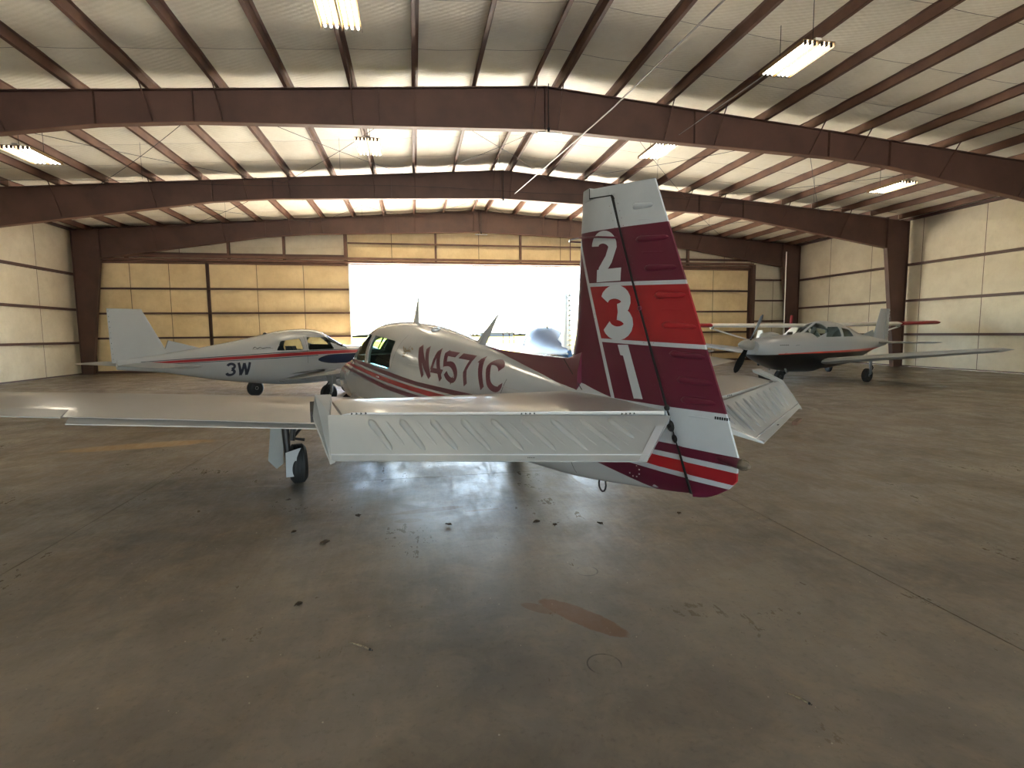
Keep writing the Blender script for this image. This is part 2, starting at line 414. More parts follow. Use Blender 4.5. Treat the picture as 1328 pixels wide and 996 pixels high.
# ---- rigid frames
def depth_at(d):
    return float(np.interp(d, [0, 8.2, 10.2, 18.6], [1.05, 0.72, 0.74, 1.40]))
def frame(y, label):
    e = empty('rigid_frame', (0, y, 0)); tag(e, label, 'roof frame', kind='structure')
    tw, fw, tf = 0.012, 0.20, 0.016
    for s in (-1, 1):
        half = (RX-XL if s < 0 else XR-RX) - 0.25
        ds = [0, 2, 4.1, 8.2, 10.2, 13, half-1.1]
        top = [(RX+s*d, roof_z(RX+s*d)-0.012) for d in ds]; bot = [(RX+s*d, roof_z(RX+s*d)-depth_at(d)) for d in ds]
        poly = top + bot[::-1]
        obj('rafter_web', prism([(p[0], -tw/2, p[1]) for p in poly], (0, tw, 0)), M_STEEL, e)
        obj('top_flange', join(*[obox((a[0], 0, a[1]+0.0), (c[0], 0, c[1]+0.0), fw, tf) for a, c in zip(top[:-1], top[1:])]), M_STEEL, e)
        obj('bottom_flange', join(*[obox((a[0], 0, a[1]), (c[0], 0, c[1]), fw, tf) for a, c in zip(bot[:-1], bot[1:])]), M_STEEL_LT, e)
        # tapered column with haunch
        xo = RX+s*half; xi = RX+s*(half-1.1); xb = RX+s*(half-0.45)
        zt = roof_z(xo)-0.01; zk = bot[-1][1]
        obj('column_web', prism([(xi, -tw/2, roof_z(xi)-0.012), (xo, -tw/2, zt), (xo, -tw/2, 0), (xb, -tw/2, 0), (xi, -tw/2, zk)], (0, tw, 0)), M_STEEL, e)
        obj('column_flange', obox((xb, 0, 0), (xi, 0, zk), fw, tf, up=(0, 1, 0)) if False else obox((xb, 0, 0.0), (xi, 0, zk), tf, fw, up=(0, 1, 0)), M_STEEL, e)
        obj('column_flange', obox((xo, 0, 0), (xo, 0, zt), tf, fw, up=(0, 1, 0)), M_STEEL, e)
        obj('haunch_stiffener', obox((xi, 0, zk), (xi, 0, roof_z(xi)-0.02), 0.012, fw, up=(0, 1, 0)), M_STEEL, e)
        obj('base_plate', box(min(xb, xo)-0.08, max(xb, xo)+0.08, -0.15, 0.15, 0, 0.02), M_STEEL, e)
        for d in (4.1, 8.2, 10.2):
            obj('stiffener', box(RX+s*d-0.006, RX+s*d+0.006, -0.09, 0.09, roof_z(RX+s*d)-depth_at(d)+0.01, roof_z(RX+s*d)-0.02), M_STEEL, e)
        # flange braces from purlins to the lower flange
        for k, px in enumerate(pl if s < 0 else pr):
            d = abs(px-RX)
            if k in (0, 2, 3, 5, 6, 8, 10) and d < half-1.2:
                for sy in (-1,) if k != 0 else (-1, 1):
                    obj('flange_brace', obox((px, sy*0.62, roof_z(px)+0.02), (px, sy*0.02, roof_z(px)-depth_at(d)+0.06), 0.022, 0.022), M_STEEL, e)
    obj('ridge_plate', box(RX-0.012, RX+0.012, -0.10, 0.10, ZR-1.08, ZR-0.01), M_STEEL, e)
    # hanger rod with flat plate under the ridge
    obj('hanger_rod', tube([(RX+0.05, -0.18, ZR+0.02), (RX+0.05, -0.18, ZR-1.12)], 0.012, 6), M_DARK, e)
    obj('hanger_hook', tube([(RX+0.05, -0.18, ZR-1.05), (RX+0.05, -0.18, ZR-1.17)], [0.045, 0.02], 8), M_DARK, e)
    obj('hanger_plate', box(RX-0.25, RX+0.37, -0.30, -0.06, ZR-1.20, ZR-1.18), M_ROD, e)
    return e
FL = {13.7: 'dark brown steel rafter crossing the upper photo, closest overhead', 20.65: 'brown steel rafter just beyond the closest one, second frame', 27.45: 'lighter brown steel rafter against the open door wall',
      6.8: 'brown steel frame overhead just out of view', -0.1: 'brown steel frame behind the camera', -7.0: 'brown steel frame well behind the camera', -13.9: 'brown steel frame at the rear hangar wall'}
for y in FRAMES: frame(y, FL[y])

# cross bracing rods and sag rods in the roof bays
for (a, b_) in ((13.75, 20.6), (20.7, 27.4)):
    for (xa, xb) in ((-4.4, 0.3), (0.3, 5.3), (5.3, 11.0), (-10.5, -4.4), (11.0, 17.2)):
        for (p, q) in (((xa, a), (xb, b_)), ((xb, a), (xa, b_))):
            pts = []
            for k in range(9):
                f = k/8; xx = p[0]+(q[0]-p[0])*f
                pts.append((xx, p[1]+(q[1]-p[1])*f, roof_z(xx)-0.18-0.10*math.sin(math.pi*f)))
            obj('brace_rod', tube(pts, 0.007, 5), M_DARK, ceiling)
        xm = (xa+xb)/2
        obj('sag_rod', tube([(xm, (a+b_)/2, roof_z(xm)+0.1), (xm, (a+b_)/2, roof_z(xm)-0.9)], 0.004, 5), M_DARK, ceiling)
obj('conduit_pipe', tube([(5.2, 5.6, 6.95), (4.55, 12.0, 6.72), (4.1, 16.5, 6.75), (3.9, 20.4, 6.95)], 0.017, 8), M_ROD, ceiling, smooth=60)
obj('roof_cable', tube([(-13+k*1.6, 20.15, 7.0-0.012*abs(k-10)**1.4+0.05*math.sin(k)) for k in range(22)], 0.007, 5), M_DARK, ceiling)
obj('lamp_wire', tube([(7.35, 10.2, 6.98), (7.1, 13.6, 6.9), (7.0, 15.0, 6.86)], 0.009, 5), M_ROD, ceiling)

# ---- door wall
wf = empty('wall_front'); tag(wf, 'tan insulated hangar end wall with the wide open doorway', 'wall', kind='structure')
DX0, DX1, DH = -3.12, 9.95, 5.2
def panel_mesh(x0, x1, z0, z1, y, puff=0.05, z1b=None):
    """quilted insulation sheet: bulges towards the room between its edges"""
    z1b = z1 if z1b is None else z1b
    def fn(u, v):
        xx = x0+0.012+(x1-x0-0.024)*u; zt = z1+(z1b-z1)*u
        zz = z0+(zt-z0)*v
        b = (math.sin(math.pi*u)*math.sin(math.pi*v))**0.5
        return (xx, y-puff*b-0.012*random.random()*b, zz)
    V, Fc = grid(fn, 6, 4)
    return V, Fc
def girt(x0, x1, z, y, h=0.10, d=0.14):
    return join(box(x0, x1, y-d, y, z-0.012, z), box(x0, x1, y-d, y-d+0.012, z-h, z))
# sheathing behind everything, with the opening left free
obj('sheathing', join(box(XL-0.2, DX0, YF+0.02, YF+0.1, 0, 6.55), box(DX1, XR+0.2, YF+0.02, YF+0.1, 0, 6.4), box(DX0, DX1, YF+0.02, YF+0.1, DH, 7.0),
    prism([(XL-0.2, YF+0.02, 6.3), (XR+0.2, YF+0.02, 6.3), (XR+0.2, YF+0.02, roof_z(XR)+0.4), (RX, YF+0.02, ZR+0.4), (XL-0.2, YF+0.02, roof_z(XL)+0.4)], (0, 0.08, 0))), M_STEEL, wf)
# upper wall panels
upx = [XL, -13.0, -10.8, -8.6, -6.1, -3.3, -1.0, 1.2, 3.42, 5.6, 7.8, 10.1, 12.6, 15.1, 17.4, 19.1, XR]
for a, b_ in zip(upx[:-1], upx[1:]):
    inside = a > DX0-0.4 and b_ < DX1+0.4
    zlo = 5.25 if b_ < 19.2 else 4.62
    zmid = 6.05 if inside else 5.95
    obj('insulation_panel', panel_mesh(a, b_, zlo, zmid, YF), M_WALL if inside else M_WALL_PALE, wf, smooth=60)
    obj('insulation_panel', panel_mesh(a, b_, zmid, roof_z(a)+0.05, YF, 0.05, roof_z(b_)+0.05), M_WALL if inside else M_WALL_PALE, wf, smooth=60)
for xx in (-13.0, -8.6, -6.1, -3.25, 1.2, 5.6, 10.05, 15.1):
    obj('wall_post', box(xx-0.05, xx+0.05, YF-0.22, YF-0.02, DH+0.12, roof_z(xx)-0.1), M_STEEL_LT, wf)
for xx in (-3.12+0.0,):
    obj('jamb_post', box(DX0-0.16, DX0-0.02, YF-0.30, YF-0.06, DH, roof_z(xx)-0.2), M_STEEL_LT, wf)
obj('girt', girt(XL, -3.2, 5.62, YF-0.02, 0.14), M_STEEL, wf)
obj('girt', girt(10.0, 19.0, 5.72, YF-0.02, 0.12), M_STEEL, wf)
obj('girt', girt(DX0, DX1, 6.25, YF-0.02, 0.08), M_STEEL_LT, wf)
obj('girt', girt(19.1, XR, 6.2, YF-0.02, 0.1), M_STEEL, wf)
obj('door_track', box(XL+0.3, 19.0, YF-0.42, YF-0.30, 5.36, 5.48), M_STEEL_LT, wf)
obj('door_track', box(XL+0.3, 19.0, YF-0.34, YF-0.06, 5.22, 5.33), M_STEEL_LT, wf)
obj('header_trim', box(DX0, DX1, YF-0.06, YF+0.1, DH-0.02, DH+0.16), M_STEEL_LT, wf)
# narrow wall right of the door pocket
for z0, z1 in ((0.05, 1.15), (1.15, 2.28), (2.28, 3.45), (3.45, 4.62)):
    for a, b_ in ((19.1, 20.55), (20.55, XR)):
        obj('insulation_panel', panel_mesh(a, b_, z0, z1, YF), M_WALL_PALE, wf, smooth=60)
    obj('girt', girt(19.1, XR-0.5, z1, YF-0.02, 0.09), M_STEEL, wf)
obj('pocket_post', box(18.95, 19.12, YF-0.42, YF-0.02, 0, 5.4), M_STEEL, wf)

# sliding door leaves parked either side of the opening
def door_leaf(name, x0, x1, cols, label):
    e = empty(name, (0, 0, 0)); tag(e, label, 'door', kind='structure')
    yd = YF-0.10
    zs = [0.06, 0.55, 1.68, 2.83, 3.98, 5.18]
    cs = [x0+(x1-x0)*k/cols for k in range(cols+1)]
    for z0, z1 in zip(zs[:-1], zs[1:]):
        for a, b_ in zip(cs[:-1], cs[1:]):
            obj('insulation_panel', panel_mesh(a, b_, z0, z1, yd, 0.045), M_WALL, e, smooth=60)
    for z1 in zs[1:-1]:
        obj('girt', girt(x0, x1, z1, yd, 0.09, 0.12), M_STEEL, e)
    obj('door_skin', box(x0, x1, yd+0.005, yd+0.03, 0.03, 5.2), M_STEEL, e)
    for xx in (x0, x1):
        obj('door_stile', box(xx-0.04, xx+0.04, yd-0.10, yd+0.05, 0.02, 5.2), M_WALL_PALE if abs(xx-DX0) < 0.1 or abs(xx-DX1) < 0.1 else M_STEEL, e)
    obj('door_rail', box(x0, x1, yd-0.10, yd+0.05, 5.1, 5.2), M_STEEL_LT, e)
    obj('door_rail', box(x0, x1, yd-0.10, yd+0.05, 0.02, 0.12), M_STEEL, e)
    return e
door_leaf('door_1', -9.55, DX0, 3, 'tan insulated sliding door panel beside the left edge of the opening')
door_leaf('door_2', XL+0.6, -9.60, 3, 'tan insulated sliding door panel in the far left corner')
door_leaf('door_3', DX1, 14.40, 2, 'tan insulated sliding door panel hidden behind the maroon fin')
door_leaf('door_4', 14.48, 18.90, 2, 'tan insulated sliding door panel right of the maroon fin')

# ---- side and rear walls
def side_wall(name, x, sgn, label):
    e = empty(name); tag(e, label, 'wall', kind='structure')
    zt = roof_z(x)+0.45
    obj('sheathing', box(min(x, x+sgn*0.1), max(x, x+sgn*0.1), YB-0.2, YF+0.2, 0, zt), M_STEEL, e)
    zs = [0.05, 1.5, 3.0, 4.6, zt-0.3]
    yss = [YB+(YF-YB)*k/16 for k in range(17)]
    for z0, z1 in zip(zs[:-1], zs[1:]):
        for a, b_ in zip(yss[:-1], yss[1:]):
            def fn(u, v):
                b = (math.sin(math.pi*u)*math.sin(math.pi*v))**0.5
                return (x - sgn*(0.01+0.05*b), a+0.012+(b_-a-0.024)*u, z0+(z1-z0)*v)
            obj('insulation_panel', grid(fn, 5, 4), M_WALL_PALE, e, smooth=60)
        obj('girt', box(min(x-sgn*0.18, x), max(x-sgn*0.18, x), YB, YF, z1-0.1, z1), M_STEEL, e)
    return e
side_wall('wall_left', XL, -1, 'pale insulated side wall with brown girts at far left')
side_wall('wall_right', XR, 1, 'pale insulated side wall with brown girts behind the columns')
wb = empty('wall_back'); tag(wb, 'pale insulated rear hangar wall behind the viewpoint', 'wall', kind='structure')
BX0, BX1, BH = -6.0, 11.0, 4.0          # the rear doorway, also standing open
obj('sheathing', join(box(XL, BX0, YB-0.1, YB, 0, 6.5), box(BX1, XR, YB-0.1, YB, 0, 6.5), box(BX0, BX1, YB-0.1, YB, BH, 6.5),
    prism([(XL, YB, 6.4), (XR, YB, 6.4), (XR, YB, roof_z(XR)+0.4), (RX, YB, ZR+0.4), (XL, YB, roof_z(XL)+0.4)], (0, -0.1, 0))), M_WALL_PALE, wb)
tag(obj('ground_rear', box(-60, 70, -70, YB-0.3, -0.25, -0.015), M_APRON), 'pale concrete apron outside the rear doorway', 'apron', kind='structure')

# ------------------------------------------------------------------ ceiling lights
def light_fixture(x, y, z, label, group='twin bank fluorescent fixtures'):
    e = empty('ceiling_light', (x, y, z)); tag(e, label, 'ceiling light', group)
    # two trays side by side, open bottoms, three lit tubes each
    for s in (-1, 1):
        cx = s*0.17
        obj('reflector_tray', join(box(cx-0.155, cx+0.155, -0.62, 0.62, 0.045, 0.055),
            prism([(cx-0.155, -0.62, 0.05), (cx-0.165, -0.62, -0.03), (cx-0.158, -0.62, -0.03), (cx-0.148, -0.62, 0.05)], (0, 1.24, 0)),
            prism([(cx+0.148, -0.62, 0.05), (cx+0.158, -0.62, -0.03), (cx+0.165, -0.62, -0.03), (cx+0.155, -0.62, 0.05)], (0, 1.24, 0))), M_TRAY, e)
        for k in (-1, 0, 1):
            t = obj('tube', tube([(cx+k*0.095, -0.58, 0.005), (cx+k*0.095, 0.58, 0.005)], 0.02, 8), M_TUBE, e, smooth=60)
            for q in (-1, 1):
                obj('lamp_holder', box(cx+k*0.095-0.022, cx+k*0.095+0.022, q*0.59-0.014, q*0.59+0.014, -0.03, 0.045), M_DARK, t)
    obj('ballast_cover', box(-0.06, 0.06, -0.60, 0.60, 0.055, 0.11), M_HOUSING, e)
    zt = roof_z(x)+PD-0.05-z
    for q in (-0.45, 0.45):
        obj('hanger_chain', tube([(0, q, 0.1), (0, q, zt)], 0.006, 5), M_DARK, e)
    return e
LS = [(-1.05, 9.2, 'lit twin fluorescent fixture at top of photo, cut by its upper edge'), (-1.08, 15.6, 'lit twin fluorescent fixture hanging below the closest rafter, over the cabin'),
      (7.05, 14.9, 'lit twin fluorescent fixture hanging just above the fin tip'), (7.35, 9.6, 'lit twin fluorescent fixture at upper right photo edge'),
      (-9.2, 9.2, 'lit twin fluorescent fixture over the blue-lettered airplane tail'), (-9.2, 15.6, 'lit twin fluorescent fixture over far left bay'), (15.3, 9.4, 'lit twin fluorescent fixture in the far right bay'), (15.3, 15.2, 'lit twin fluorescent fixture over the black-bellied airplane'),
      (-1.05, 2.6, 'lit twin fluorescent fixture overhead left of the viewpoint'), (7.2, 2.8, 'lit twin fluorescent fixture overhead right of the viewpoint'), (-9.2, 2.6, 'lit twin fluorescent fixture overhead at far left'), (15.3, 2.8, 'lit twin fluorescent fixture overhead at far right'),
      ]
for lx, ly, lb in LS:
    light_fixture(lx, ly, roof_z(lx)-0.72, lb)

# ------------------------------------------------------------------ aircraft builders
# body axes of every airplane: x forward from the tail, y to its left, z up
class Fus:
    """fuselage as superellipse stations (x, top, bottom, half width, height of max width, exponent above, below)"""
    def __init__(s, st):
        s.a = np.array(st, float); s.x = s.a[:, 0]
        n = len(s.x); s.t = np.zeros_like(s.a)
        for i in range(n):
            j, k = max(i-1, 0), min(i+1, n-1)
            s.t[i] = (s.a[k]-s.a[j])/(s.x[k]-s.x[j])
        s.warp = lambda p: p
    def par(s, x):
        x = min(max(x, s.x[0]), s.x[-1]); i = min(max(int(np.searchsorted(s.x, x))-1, 0), len(s.x)-2)
        h = s.x[i+1]-s.x[i]; u = (x-s.x[i])/h
        p = (2*u**3-3*u*u+1)*s.a[i]+(u**3-2*u*u+u)*h*s.t[i]+(-2*u**3+3*u*u)*s.a[i+1]+(u**3-u*u)*h*s.t[i+1]
        return [float(v) for v in p[1:]]
    def pt(s, x, th, off=0.0):
        zt, zb, hw, zm, nt, nb = s.par(x); c, d = math.cos(th), math.sin(th)
        hw += off; zt += off; zb -= off
        n = nt if d >= 0 else nb
        y = hw*math.copysign(abs(c)**(2/n), c)
        z = zm + ((zt-zm)*abs(d)**(2/n) if d >= 0 else -(zm-zb)*abs(d)**(2/n))
        return (x, y, z)
    def side(s, x, z):
        zt, zb, hw, zm, nt, nb = s.par(x)
        q = (z-zm)/(zt-zm) if z >= zm else (zm-z)/(zm-zb); n = nt if z >= zm else nb
        q = min(max(q, 0.0), 0.999)
        return hw*(1-q**n)**(1/n)
    def ring(s, x, n=48, off=0.0):
        return [s.warp(s.pt(x, 2*math.pi*k/n, off)) for k in range(n)]
    def mesh(s, x0=None, x1=None, step=0.12, off=0.0, n=48):
        x0 = s.x[0] if x0 is None else x0; x1 = s.x[-1] if x1 is None else x1
        k = max(2, int(round((x1-x0)/step)))
        return loft([s.ring(x0+(x1-x0)*i/k, n, off) for i in range(k+1)])

def raw_mesh(name, vf, mi=0):
    me = bpy.data.meshes.new(name); me.from_pydata([tuple(p) for p in vf[0]], [], [tuple(q) for q in vf[1]]); me.update()
    bm = bmesh.new(); bm.from_mesh(me); bmesh.ops.recalc_face_normals(bm, faces=bm.faces); bm.to_mesh(me); bm.free()
    for p in me.polygons: p.material_index = mi
    return me

def fuselage(fs, m, parent, cabin, sidewins, screen, glass, inner=M_CABIN):
    """hollow cabin shell with cut window openings and separate panes"""
    me = raw_mesh('fuselage', fs.mesh()); me.materials.append(m); me.materials.append(inner)
    o = bpy.data.objects.new('fuselage', me); COL.objects.link(o)
    cut = []
    def cutter(vf, mi=1):
        q = raw_mesh('cutter', vf, mi); q.materials.append(m); q.materials.append(inner)
        c = bpy.data.objects.new('cutter', q); COL.objects.link(c); cut.append(c)
    cutter(fs.mesh(cabin[0], cabin[1], 0.15, -0.035))
    for quad in sidewins:
        pts = rounded(quad, 0.04)
        cutter(prism([(px, -1.2, pz) for px, pz in pts], (0, 2.4, 0)), 0)
    if screen:
        x0, x1, half, t0, t1 = screen
        # screen opening: slab between two ring angles either side of the centre post
        for s in (-1, 1):
            rg = []
            for k in range(9):
                xx = x0+(x1-x0)*k/8
                a0, a1 = R(90-s*t0), R(90-s*t1)
                outer = [fs.pt(xx, a0+(a1-a0)*i/6, 0.06) for i in range(7)]
                innr = [fs.pt(xx, a0+(a1-a0)*i/6, -0.09) for i in range(6, -1, -1)]
                rg.append(outer+innr)
            cutter(loft(rg), 0)
    boolean_cut(o, cut)
    o.data.shade_smooth(); o.data.set_sharp_from_angle(angle=R(32)); o.parent = parent
    for quad in sidewins:
        for s in (-1, 1):
            (ax, az), (bx_, bz), (cx, cz), (dx, dz) = quad
            def fn(u, v):
                xx = (ax*(1-u)+dx*u)*(1-v)+(bx_*(1-u)+cx*u)*v; zz = (az*(1-u)+dz*u)*(1-v)+(bz*(1-u)+cz*u)*v
                return (xx, s*(fs.side(xx, zz)-0.012), zz)
            obj('cabin_window', grid(fn, 8, 8), glass, parent, smooth=60)
    if screen:
        for s in (-1, 1):
            obj('windshield', grid(lambda u, v: fs.pt(x0+(x1-x0)*u, R(90-s*(t0+(t1-t0)*v)), -0.012), 10, 8), glass, parent, smooth=60)
    return o

def rounded(quad, r):
    out = []
    n = len(quad)
    for i in range(n):
        p = Vector(quad[i]); a = Vector(quad[i-1]); b = Vector(quad[(i+1) % n])
        da = (a-p).normalized(); db = (b-p).normalized()
        for k in range(5):
            f = k/4
            q0 = p+da*r; q1 = p+db*r
            out.append(tuple(q0*(1-f)**2 + p*2*f*(1-f) + q1*f*f))
    return out

def airfoil_ring(le, chord, T, n=10, te=0.004):
    """le = (x, y, z); chord runs aft along -x; T = max thickness"""
    up, lo = [], []
    for i in range(n+1):
        s = (1-math.cos(math.pi*i/n))/2
        h = 5*T*(0.2969*math.sqrt(s)-0.126*s-0.3516*s*s+0.2843*s**3-0.1036*s**4)
        h = max(h, te/2 if s > 0.5 else 0)
        up.append((le[0]-chord*s, le[1], le[2]+h*1.15)); lo.append((le[0]-chord*s, le[1], le[2]-h*0.8))
    return up[::-1] + lo[1:]

def wing_half(name, secs, m, parent, s):
    rg = [airfoil_ring((x, s*y, z), c, T) for (x, y, z, c, T) in secs]
    x, y, z, c, T = secs[-1]
    rg.append(airfoil_ring((x-c*0.06, s*(y+0.10), z+0.01), c*0.86, T*0.5))
    return obj(name, loft(rg), m, parent, smooth=40)

def control_strip(name, p0, p1, c0, c1, m, parent, T=0.03, drop=0.0):
    """flap or aileron: wedge behind a hinge line p0-p1"""
    def ring(p, c):
        return [(p[0], p[1], p[2]+T), (p[0]-c, p[1], p[2]+0.006-drop), (p[0]-c, p[1], p[2]-0.004-drop), (p[0], p[1], p[2]-T*0.6)]
    return obj(name, loft([ring(p0, c0), ring(p1, c1)]), m, parent)

def wheel(parent, x, y, rad, w, name='tyre'):
    pr_ = [(rad*0.52, -w*0.42), (rad*0.80, -w*0.5), (rad*0.95, -w*0.36)]
    for k in (-2, -1, 0, 1, 2):
        pr_ += [(rad*0.985, w*(0.13*k-0.05)), (rad, w*(0.13*k-0.04)), (rad, w*(0.13*k+0.04)), (rad*0.985, w*(0.13*k+0.05))]
    pr_ += [(rad*0.95, w*0.36), (rad*0.80, w*0.5), (rad*0.52, w*0.42)]
    t = obj(name, lathe(pr_, (x, y, rad), (0, 1, 0), 32), M_BLACK, parent, smooth=30)
    obj('wheel_hub', lathe([(rad*0.53, -w*0.36), (rad*0.40, -w*0.30), (rad*0.18, -w*0.44), (rad*0.18, w*0.44), (rad*0.40, w*0.30), (rad*0.53, w*0.36)], (x, y, rad), (0, 1, 0), 20), M_CHROME, t, smooth=30)
    return t

def propeller(parent, x, z, dia, ang, mblade, mspin, spin_len=0.34, spin_r=0.14, blades=2, tip=None):
    obj('spinner', lathe([(spin_r, -0.06), (spin_r, 0.0), (spin_r*0.93, spin_len*0.3), (spin_r*0.72, spin_len*0.6), (spin_r*0.38, spin_len*0.88), (0.01, spin_len)], (x, 0, z), (1, 0, 0), 24), mspin, parent, smooth=40)
    for b in range(blades):
        a = ang+2*math.pi*b/blades
        rd = Vector((0, math.sin(a), math.cos(a))); tg = Vector((0, math.cos(a), -math.sin(a))); ax = Vector((1, 0, 0)); c = Vector((x+0.05, 0, z))
        rg = []
        for k in range(11):
            f = k/10; rr = spin_r*0.6+(dia/2-spin_r*0.6)*f
            ch = 0.085*(0.6+1.2*f)*(1-0.55*max(0, f-0.55)/0.45) if k < 10 else 0.03
            tw = R(62-45*f); d = tg*math.cos(tw)+ax*math.sin(tw); nn = d.cross(rd)
            th = 0.035*(1-0.75*f)
            ring = []
            for i in range(10):
                an = 2*math.pi*i/10
                ring.append(tuple(c+rd*rr+d*(ch*math.cos(an))+nn*(th*math.sin(an)*0.7)))
            rg.append(ring)
        bl = obj('propeller_blade', loft(rg), mblade, parent, smooth=50)
        if tip: obj('blade_tip', loft([[tuple(Vector(p)*1.0+rd*0.002+(Vector(p)-Vector(c))*0.0) for p in r_i] for r_i in rg[-2:]]), tip, bl)

def stroke(poly, width, fn, closed=False, step=0.03, across=4):
    """ribbon along a 2-D polyline; fn maps (x, z) to the surface"""
    pts = [Vector(p) for p in poly]
    dense = [pts[0]]
    for a, b in zip(pts[:-1], pts[1:]):
        n = max(1, int((b-a).length/step))
        for k in range(1, n+1): dense.append(a+(b-a)*k/n)
    V, Fc = [], []
    for i, p in enumerate(dense):
        d0 = (dense[i]-dense[i-1]).normalized() if i > 0 else (dense[1]-dense[0]).normalized()
        d1 = (dense[i+1]-dense[i]).normalized() if i < len(dense)-1 else d0
        d = (d0+d1); d = d.normalized() if d.length > 1e-6 else d0
        nrm = Vector((-d.y, d.x)); k = 1/max(0.55, nrm.dot(Vector((-d0.y, d0.x))))
        for j in range(across+1):
            q = p+nrm*(width*k*(j/across-0.5)); V.append(fn(q.x, q.y))
    n = across+1
    for i in range(len(dense)-1):
        for j in range(across): Fc.append((i*n+j, (i+1)*n+j, (i+1)*n+j+1, i*n+j+1))
    return V, Fc

def arc(cx, cy, rx, ry, a0, a1, n=14):
    return [(cx+rx*math.cos(R(a0+(a1-a0)*k/n)), cy+ry*math.sin(R(a0+(a1-a0)*k/n))) for k in range(n+1)]

GLYPH = {   # centre lines in a unit box, y up
 'N': [[(0.1, 0), (0.1, 1)], [(0.12, 0.97), (0.88, 0.03)], [(0.9, 0), (0.9, 1)]],
 '4': [[(0.72, 0), (0.72, 1)], [(0.70, 0.97), (0.08, 0.30)], [(0.02, 0.27), (1.0, 0.27)]],
 '5': [[(0.95, 0.93), (0.15, 0.93)], [(0.15, 0.99), (0.10, 0.50)], [(0.10, 0.56), (0.45, 0.60)] + arc(0.5, 0.33, 0.40, 0.27, 80, -90) + arc(0.5, 0.30, 0.42, 0.24, -90, -175, 8)],
 '7': [[(0.02, 0.93), (0.98, 0.93)], [(0.93, 0.95), (0.45, 0.45), (0.32, 0.0)]],
 '1': [[(0.5, 0), (0.5, 1)], [(0.25, 0.82), (0.5, 0.97)]],
 'C': [arc(0.5, 0.72, 0.40, 0.22, 5, 180) + arc(0.5, 0.28, 0.40, 0.22, 180, 355)],
 '3': [arc(0.48, 0.735, 0.36, 0.20, 165, -80) , arc(0.48, 0.275, 0.38, 0.21, 82, -168)],
 'W': [[(0.05, 1), (0.27, 0)], [(0.27, 0), (0.5, 0.95)], [(0.5, 0.95), (0.73, 0)], [(0.73, 0), (0.95, 1)]],
 '8': [arc(0.5, 0.74, 0.32, 0.2, 0, 360, 20), arc(0.5, 0.27, 0.38, 0.22, 0, 360, 20)],
 '2': [arc(0.5, 0.70, 0.34, 0.20, 172, -10) + [(0.62, 0.42), (0.30, 0.20), (0.20, 0.02)], [(0.05, 0.09), (0.98, 0.09)]],
}
def glyph(ch, quad, width, fn, m, parent, name='letter'):
    """quad: TL, TR, BL, BR in (x, z)"""
    TL, TR, BL, BR = [Vector(q) for q in quad]
    def mp(u, v): return (BL*(1-u)+BR*u)*(1-v)+(TL*(1-u)+TR*u)*v
    parts = [stroke([mp(*p) for p in s], width, fn) for s in GLYPH[ch]]
    return obj(name, join(*parts), m, parent)

def two_sided(fs, s, off=0.004):
    return lambda x, z: fs.warp((x, s*(fs.side(x, z)+off), z))

def band(fs, s, rows, m, parent, name='stripe', off=0.003):
    """painted stripe between two height curves: rows of (x, z top, z bottom)"""
    rows = sorted(rows); xs = [r[0] for r in rows]; n = max(10, int((xs[-1]-xs[0])/0.08))
    V, Fc = [], []
    for i in range(n+1):
        x = xs[0]+(xs[-1]-xs[0])*i/n
        a = float(np.interp(x, xs, [r[1] for r in rows])); b = float(np.interp(x, xs, [r[2] for r in rows]))
        for j in range(4):
            z = max(a+(b-a)*j/3, fs.par(x)[1]+0.004); V.append(fs.warp((x, s*(fs.side(x, z)+off), z)))
    for i in range(n):
        for j in range(3): Fc.append((i*4+j, (i+1)*4+j, (i+1)*4+j+1, i*4+j+1))
    return obj(name, (V, Fc), m, parent, smooth=60)

def blade_antenna(parent, base0, base1, tip0, tip1, th=0.016, m=M_PAINT):
    """swept blade; base and tip given as (x, z)"""
    def ring(a, b, t):
        xm = (a[0]+b[0])/2; zm = (a[1]+b[1])/2
        return [(a[0], 0, a[1]), (xm, t, zm), (b[0], 0, b[1]), (xm, -t, zm)]
    return obj('antenna', loft([ring(base0, base1, th*1.4), ring(((base0[0]*2+tip0[0])/3, (base0[1]*2+tip0[1])/3), ((base1[0]*2+tip1[0])/3, (base1[1]*2+tip1[1])/3), th), ring(tip0, tip1, th*0.4)]), m, parent)

# ------------------------------------------------------------------ the maroon-striped airplane in the middle
AP = empty('airplane', (1.303, 2.474, 0), R(90+17.098))
tag(AP, 'white low-wing airplane with maroon tail marked 231, biggest in photo', 'airplane')
FS = Fus([
(-0.10,1.240,.872,.030,1.05,2.0,2.0),
(0.05,1.255,.845,.050,1.05,2.0,2.0),
(0.80,1.325,.735,.150,1.03,2.0,2.1),
(1.40,1.415,.700,.240,1.04,2.0,2.2),
(2.00,1.515,.670,.330,1.06,2.0,2.3),
(2.60,1.605,.645,.420,1.08,2.05,2.5),
(3.30,1.715,.620,.505,1.10,2.15,2.7),
(3.90,1.790,.600,.550,1.10,2.3,2.9),
(4.60,1.840,.600,.575,1.10,2.4,3.0),
(5.05,1.825,.600,.580,1.10,2.5,3.0),
(5.45,1.660,.600,.580,1.08,2.5,3.0),
(5.80,1.430,.605,.575,1.04,2.6,3.0),
(6.30,1.360,.630,.560,1.03,2.6,2.8),
(6.80,1.290,.690,.510,1.00,2.5,2.5),
(7.05,1.220,.770,.420,1.00,2.4,2.3)])
zz_h = [0.86, 0.876, 1.288, 1.605, 1.932, 2.44, 2.60]; xx_h = [-0.139, -0.132, 0.039, 0.176, 0.316, 0.515, 0.578]
